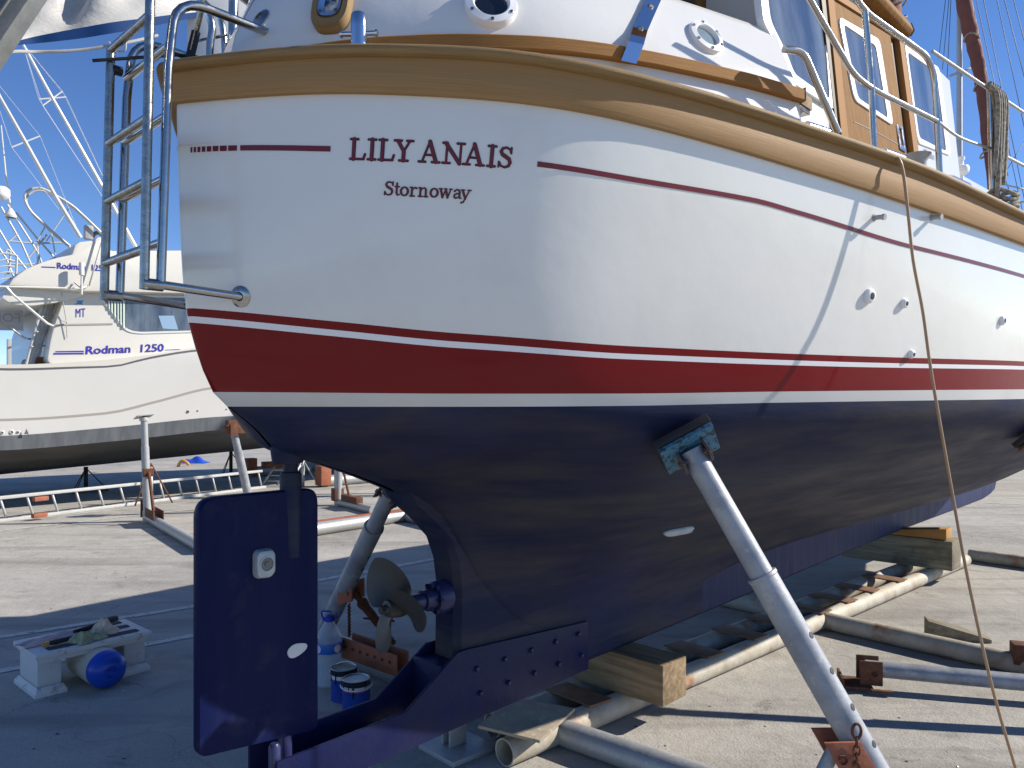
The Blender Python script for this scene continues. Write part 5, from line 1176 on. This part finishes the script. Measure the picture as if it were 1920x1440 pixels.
# stands that hold the fishing boat
def frame_post(label, base, topc, r, plate, m='galv', pm='alu', group='props holding the fishing boat'):
    t = thing('boat_prop', label, 'boat prop', base, group); mb = MB(); d = (topc - base).normalized(); L = (topc - base).length
    mb.tube([base, base + d * L * .72], r * 1.15, 14); mb.tube([base + d * L * .70, topc], r, 14); mb.build('post', M[m], t)
    mb = MB(); mb.box(topc + up * .01, ed * plate + up * .012, ln * plate * .8 - up * .02, up * .008); mb.tube([topc - up*.05, topc], r * 1.3, 12); mb.build('head_plate', M[pm], t, bevel=.003); return t
b1 = gnd(277, 978); t1 = frame_post('free-standing galvanised post with a square head plate, rising from a ground pipe at left', b1, at(270, 782, b1.y), .042, .10)
b1e = gnd(372, 1034); mb = MB(); d = (b1e - b1).normalized(); mb.tube([b1 - d * .0 + up * .06, b1 + d * 2.6 + up * .06], .058, 14); mb.tube([b1 + up*.0, b1 + up * .14], .062, 14); mb.build('base_pipe', M['galv'], t1)
mb = MB(); q = b1 + d * .12 + up * .16; nn_ = Vector((-d.y, d.x, 0))
for o in (-.055, .055): mb.box(b1 + d * .38 + nn_ * o + up * .145, d * .24, nn_ * .005, up * .055)
mb.box(b1 - d * .075 + up * .16, d * .008, nn_ * .07, up * .11); mb.tube([b1 + up * .62 + d * .05, b1 + up*.58 + d * .10, b1 + d * .34 + up * .16], .020, 10); mb.box(b1 + up * .62, d * .06, nn_ * .06, up * .05); mb.build('rusty_bracket', M['rust'], t1, bevel=.002)
b2 = gnd(472, 958); t2 = frame_post('leaning galvanised post with a rusty head under the fishing boat hull, above the rudder', b2, at(436, 800, b2.y - .25), .050, .12, 'galv_blue', 'rust')
mb = MB(); mb.box(at(443, 800, b2.y - .25), ed * .13, ln * .06, up * .09); mb.box(at(438, 806, b2.y - .33), ed * .05, ln * .02, up * .075); mb.build('head_bracket', M['rust'], t2, bevel=.003)
# tripod stands beneath the fishing boat
for i, (x, y, hgt, lab) in enumerate(((161, 922, .42, 'dark tripod stand under the fishing boat, farthest left'), (433, 893, .52, 'dark tripod stand under the fishing boat, between the two galvanised posts'))):
    b = gnd(x, y); t = thing('tripod_stand', lab, 'stand', b, 'tripod stands under the fishing boat'); mb = MB(); mb.tube([b + up * .02, b + up * hgt], .035, 10); mb.build('column', M['dark_steel'], t); mb = MB()
    for k in range(3): a = 2.09 * k + .4; mb.tube([b + Vector((.34*math.cos(a), .34*math.sin(a), .01)), b + up * hgt * .95], .010, 6)
    mb.tube([b + Vector((.34*math.cos(2.09*k + .4), .34*math.sin(2.09*k + .4), .012)) for k in range(3)], .009, 6, closed=True); mb.build('leg_frame', M['rust'], t)
b = gnd(283, 945); t = thing('tripod_stand', 'rusty tripod stand just behind the free-standing galvanised post', 'stand', b, 'tripod stands under the fishing boat'); mb = MB(); mb.tube([b, b + up * .55], .03, 10); mb.build('column', M['galv'], t); mb = MB()
for k in range(3): a = 2.09 * k + .2; mb.tube([b + Vector((.30*math.cos(a), .30*math.sin(a), .01)), b + up * .6], .012, 6)
mb.build('leg_frame', M['rust'], t)
# aluminium ladder on its edge
la, lb = gnd(-60, 987), gnd(497, 915); d = (lb - la).normalized(); L = (lb - la).length; nn_ = Vector((-d.y, d.x, 0)); lt = thing('aluminium_ladder', 'long aluminium ladder resting on its edge across the yard at left', 'ladder', (la + lb) / 2)
tilt = up * .285 - d * .085
for o in (0, 1):
    c = (la + lb) / 2 + up * .022 + tilt * o; mb = MB(); mb.box(c, d * (L / 2), nn_ * .030, up * .020); mb.build('side_rail', M['alu'], lt, bevel=.002)
nr_ = int(L / .30)
for k in range(nr_):
    p = la + d * (.12 + k * (L - .2) / (nr_ - 1)) + up * .03; mb = MB(); mb.tube([p, p + tilt], .015, 8); mb.build('rung', M['alu'], lt)
mb = MB()
for (x, y) in ((74, 966), (76, 935)): c = at(x, y, gnd(74, 975).y); mb.box(c, d * .09, nn_ * .034, up * .028)
mb.build('tape_wrap', M['primer'], lt, bevel=.01)
# empty cradle beyond the aperture
ec = thing('empty_cradle', 'galvanised pipe cradle with an orange-painted edge, standing empty behind the propeller', 'boat cradle', gnd(700, 985))
def gp(a, b, r, m, name, z=None):
    A, B = gnd(*a, z if z is not None else r), gnd(*b, z if z is not None else r); mb = MB(); mb.tube([A, B], r, 16); return mb.build(name, M[m], ec)
gp((540, 1000), (768, 965), .075, 'galv', 'base_pipe'); gp((762, 966), (860, 988), .075, 'galv', 'base_pipe')
A, B = gnd(560, 985, .15), gnd(870, 943, .15); mb = MB(); mb.box((A + B) / 2 + Vector((0, .12, 0)), (B - A) / 2, Vector((.004, .05, 0)), up * .012); mb.build('orange_rail', M['primer'], ec)
b = gnd(634, 948); t3 = frame_post('short galvanised post on an L-shaped pipe, seen between rudder and propeller', b, b + up * .95, .05, .10, 'galv', 'alu', None)
mb = MB(); e = gnd(690, 962); d = (e - b).normalized(); mb.tube([b + up * .055, b + d * 1.1 + up * .055], .055, 14); mb.tube([b, b + up * .12], .058, 14); mb.build('base_pipe', M['galv'], t3); nn_ = Vector((-d.y, d.x, 0))
mb = MB(); mb.box(b + d * .45 + up * .14, d * .25, nn_ * .05, up * .045); mb.box(b - d*.02 + up * .16, d * .07, nn_*.07, up*.09); mb.tube([b + up * .75 + d*.05, b + d * .38 + up * .15], .018, 8); mb.build('rusty_bracket', M['rust'], t3, bevel=.002)
# far frames, trestle and oddments
for i, (x0, y0, x1, y1, lab) in enumerate(((470, 884, 545, 880, 'far galvanised pipe with red-brown lugs, left of the rudder stock'), (606, 902, 720, 893, 'far galvanised pipe with red-brown lugs, right of the rudder stock'))):
    A, B = gnd(x0, y0, .1), gnd(x1, y1, .1); t = thing('cradle_pipe', lab, 'boat cradle', (A + B) / 2 - up * .1, 'far cradle pipes'); mb = MB(); mb.tube([A, B + (B - A) * .5], .10, 14); mb.build('pipe', M['galv'], t)
    d = (B - A).normalized(); nn_ = Vector((-d.y, d.x, 0)); mb = MB(); mb.box(A + up * .10, d * .10, nn_ * .11, up * .17); mb.build('end_lug', M['primer'], t, bevel=.006); mb = MB(); mb.box(A.lerp(B, .62) + up * .10, d * .28, nn_ * .08, up * .085); mb.build('lug', M['primer'], t, bevel=.006)
A, B = gnd(520, 872, .12), gnd(800, 876, .12); mb = MB(); mb.tube([A, B], .11, 14); tag(mb.build('cradle_pipe', M['galv'], loc=(A + B) / 2 - up * .12), 'farthest galvanised pipe on the ground, seen just under the yacht counter', 'boat cradle', 'far cradle pipes')
b = gnd(521, 910); tr_ = thing('trestle', 'small folding step trestle standing beyond the rudder stock', 'trestle', b); mb = MB()
for sx__, dx in ((-.16, -.09), (.10, -.09), (.30, .06)): mb.tube([b + Vector((sx__ - .12, 0, 0)), b + Vector((sx__ + .10, .05, .36))], .016, 8)
for k in range(3): mb.tube([b + Vector((-.24 + .07*k, 0, .08 + .10 * k)), b + Vector((.06 + .06*k, 0, .08 + .10*k))], .012, 8)
mb.build('legs', M['alu'], tr_); mb = MB(); mb.box(b + Vector((.07, .05, .37)), (.25, 0, 0), (0, .12, 0), (0, 0, .02)); mb.build('top', M['rust'], tr_, bevel=.004)
b = gnd(568, 912); t = thing('tripod_stand', 'pale thin tripod stand just right of the rudder stock', 'stand', b); mb = MB(); mb.tube([b, b + up * .5], .03, 8); mb.build('column', M['alu'], t); mb = MB()
for k in range(3): a = 2.09 * k - .2; mb.tube([b + Vector((.3*math.cos(a), .3*math.sin(a), .01)), b + up * .48], .010, 6)
mb.build('leg_frame', M['alu'], t)
c = gnd(365, 868); mb = MB(); mb.grid([[c + Vector(((.34*u), .2*v, max(0.01, .14*(1 - u*u)*(1 - v*v)*(1 + .3*math.sin(5*u + 3*v))))) for u in [k/8 - 1 for k in range(17)]] for v in [k/5 - 1 for k in range(11)]]); tag(mb.build('blue_tarpaulin', M['bluetarp'], loc=c), 'blue tarpaulin bundled on the ground far beneath the fishing boat', 'tarpaulin')
c = gnd(360, 872); mb = MB(); mb.tube(arc(c + Vector((-.12, -.5, 0)), c + Vector((-.03, -.5, .26)), c + Vector((.14, -.5, .04)), 8), .035, 10); tag(mb.build('bent_tube', M['orange'], loc=c), 'bent yellow tube lying in front of the blue tarpaulin', 'tube')

# ================================================================== COVERED BOAT AT TOP LEFT
cb = thing('boat_cover', 'white boat cover with blue edging, stretched overhead at the top left', 'boat cover', at(-140, 0, 6.0) * Vector((1, 1, 0)) if False else Vector((-5.2, 6.2, 0)))
low = [(-60, 100, 5.6), (20, 79, 5.8), (60, 74, 6.0), (110, 69, 6.1), (160, 63, 6.2), (215, 54, 6.3), (270, 45, 6.5), (330, 33, 6.8), (400, 20, 7.2), (480, 2, 7.6), (560, -20, 8.0)]
P_ = spline([at(*q) for q in low], 5); nP = len(P_); rows = []
for j in range(15):
    v = j / 14; row = []
    for i, p in enumerate(P_):
        u = i / (nP - 1); fold = .22 * math.sin(9*u - 7*v) * v * (1 - v*.3) + .16 * abs(math.sin(14*u - 9*v + 1)) * min(1, 3*v) + .06 * math.sin(33*u - 21*v)*min(1, 4*v)
        row.append(p + Vector((-.55 * v, .25 * v + fold, 2.2 * v * (1 - .25*v))) - up * (.10 * math.sin(math.pi * min(1, v * 3)) * math.sin(13*u)**2))
    rows.append(row)
mb = MB(); mb.grid(rows); mb.grid([[p + Vector((0, .012, .004)) for p in r] for r in rows]); mb.build('canopy', M['canvas'], cb, auto=80)
mb = MB(); e_ = [p for p in P_[4:nP - 6]]; mm = len(e_)
mb.grid([[p + up * (-.035 + .075 * math.sin(math.pi * k / (mm - 1))) - Vector((0, .03, 0)) for k, p in enumerate(e_)], [p + up * -.045 - Vector((0, .02, 0)) for p in e_]]); mb.build('blue_edging', M['canvas_blue'], cb)
mb = MB(); mb.tube([p - up * (.06 + .06*math.sin(math.pi*k/(mm-1))) + Vector((0, .02, 0)) for k, p in enumerate(e_[:int(mm*.72)])], .013, 8); h0 = e_[int(mm*.5)] - up * .1; mb.tube(spline([h0, h0 + Vector((.06, 0, -.07)), h0 + Vector((.13, 0, -.07)), h0 + Vector((.14, 0, .0))], 5), .008, 8); mb.build('hem_pole', M['grey_plastic'], cb)
mb = MB(); B0, B1 = at(-32, 112, 5.0), at(64, -30, 5.2); d = (B1 - B0).normalized(); w_ = d.cross(Vector((0, 1, 0))).normalized()
mb.box((B0 + B1) / 2, d * .5, w_ * .085, Vector((0, .07, 0))); mb.box((B0 + B1) / 2 - Vector((0, .075, 0)) + w_*.02, d * .5, w_ * .010, Vector((0, .008, 0))); mb.build('beam', M['beam'], cb, bevel=.02)
mb = MB(); q = [at(347, -60, 7.0), at(470, -60, 7.2), at(470, 118, 7.2), at(362, 118, 7.0), at(350, 100, 7.0)]; mb.prism(q, Vector((.02, .5, 0))); mb.build('end_panel', M['white_deck'], cb, bevel=.03)
mb = MB(); rg = [rows[-1][0] + (rows[-1][0] - rows[-1][3]) * 1.2] + rows[-1][::6] + [rows[-1][-1]]; mb.tube(rg, .035, 12)
for q in (rg[0], rg[0] + Vector((-1.6, .6, 0))): mb.tube([Vector((q.x, q.y, 0)), q], .045, 12)
mb.tube([rg[0], rg[0] + Vector((-1.6, .6, 0)), (B0 + B1) / 2 + Vector((-1.2, .2, .4))], .035, 12); mb.tube([rg[0], B1], .03, 10); mb.tube([rows[-1][-1], at(410, -55, 7.3)], .02, 8); mb.tube([rows[-1][len(rows[-1]) * 2 // 3], at(360, -55, 7.2)], .02, 8)
mb.build('support_frame', M['galv'], cb)

# ================================================================== SAILING YACHTS BEYOND, AT THE RIGHT
def masts(label, d, mx, ytop, r, sail=None, stays=(), spread=(), hullx=(1700, 2300), grp='masts of sailing yachts beyond the foredeck'):
    p = at(mx, 400, d); base = Vector((p.x, p.y, 0)); t = thing('sailing_yacht', label, 'sailing boat', base, grp)
    a = Vector((.78, .62, 0)).normalized(); b = Vector((-.62, .78, 0)); mb = MB(); rows = []
    for k in range(21):
        q = -1 + 2 * k / 20; w = 1.25 * max(0, 1 - abs(q)**2.6)**.8; c = base + a * q * 4.2
        rows.append([c + b * w * s_ + up * z for s_, z in ((1, 2.15 + .25*q*q), (1, 1.75), (.8, 1.35), (.35, 1.1), (0, 1.02), (-.35, 1.1), (-.8, 1.35), (-1, 1.75), (-1, 2.15 + .25*q*q))])
    mb.grid(rows, closed=True); mb.build('hull', M['cream2'], t); mb = MB(); mb.prism([base + a * q + up * z for q, z in ((-.9, 1.15), (1.1, 1.15), (.8, .12), (-.6, .12))], b * .16); mb.box(base + up*.06, a*.9, b*.25, up*.06); mb.build('keel', M['greybottom'], t)
    mb = MB(); mb.tube([base + up * 2.0, base + up * (9.5 if d < 15 else 8.5)], [r, r * .8], 12); mb.build('mast', M['alu'], t)
    if stays:
        mb = MB()
        for (x0, y0, x1, y1) in stays: mb.tube([at(x0, y0, d), at(x1, y1, d)], .006 if d < 15 else .009, 5)
        mb.build('rigging', M['greyline'], t)
    if spread:
        mb = MB()
        for (x0, y0, x1, y1) in spread: mb.tube([at(x0, y0, d), at(x1, y1, d)], .022, 6)
        mb.build('spreader', M['alu'], t)
    if sail:
        mb = MB(); pts = spline([at(x, y, d - .3) for x, y, w in sail], 6); n = len(pts); mb.tube(pts, [.5 * (sail[min(len(sail)-1, int(k / 6))][2]) * d / F * (1 + .07*math.sin(k*1.9)) for k in range(n)], 12); mb.build('rolled_sail', M['tan_sail'], t)
        for k in range(3, n - 2, 9):
            mb = MB(); mb.tube([pts[k] + Vector((.5*sail[0][2]*d/F*1.05*math.cos(q), .5*sail[0][2]*d/F*1.05*math.sin(q), .04*math.sin(2*q))) for q in [6.2832*j/14 for j in range(14)]], .016, 6, closed=True)
            mb.build('sail_tie', M['rope'], t)
    return t
masts('sailing yacht beyond the foredeck whose mast carries a rolled tan sail', 14, 1799, -20, .055, [(1800, -40, 24), (1806, 0, 25), (1822, 70, 23), (1836, 130, 21), (1845, 200, 18), (1853, 290, 13), (1862, 375, 8)],
      [(1781, -20, 1767, 130), (1784, -20, 1773, 200), (1826, -20, 1918, 400), (1810, 0, 1880, 260), (1775, -20, 1760, 110)], [(1780, 143, 1835, 122), (1886, 385, 1950, 372)])
masts('sailing yacht at the right edge shown by bare mast and wire rigging', 19, 1990, -20, .07, None,
      [(1865, -20, 1925, 260), (1878, -20, 1935, 200), (1840, -20, 1925, 395), (1818, -20, 1890, 330), (1895, -20, 1940, 150), (1850, 380, 1930, 250), (1836, 200, 1915, 420)], [(1860, 340, 1960, 365)])

# ------------ grit, paint flakes and scraps on the concrete
rnd = random.Random(21); mb = MB()
for k in range(300):
    Y = 3.0 + 6.5 * rnd.random()**1.6; X = (rnd.random() * 2 - 1) * .70 * Y; X += .25 * math.sin(Y * 5);  r = .002 + .007 * rnd.random()**4; n = rnd.choice((4, 5, 6)); a0 = rnd.random() * 6.28
    if k % 23 == 0: r *= 2.0
    ring = [Vector((X + r * rnd.uniform(.6, 1.3) * math.cos(a0 + 6.283*j/n) * rnd.uniform(.9, 1.5), Y + r * rnd.uniform(.6, 1.2) * math.sin(a0 + 6.283*j/n), .0015)) for j in range(n)]
    top = Vector((X, Y, .0015 + r * rnd.uniform(.25, .7))); mi = rnd.choice((0, 0, 0, 1, 1, 2))
    mb.add(ring + [top], [(j, (j+1) % n, n) for j in range(n)], mi, smooth=False)
go = mb.build('grit', [M['dark_steel'], M['greytimber'], M['boot_white']], weld=False)
tag(go, 'scattered grit, paint flakes and scraps on the concrete', 'grit', kind='stuff')
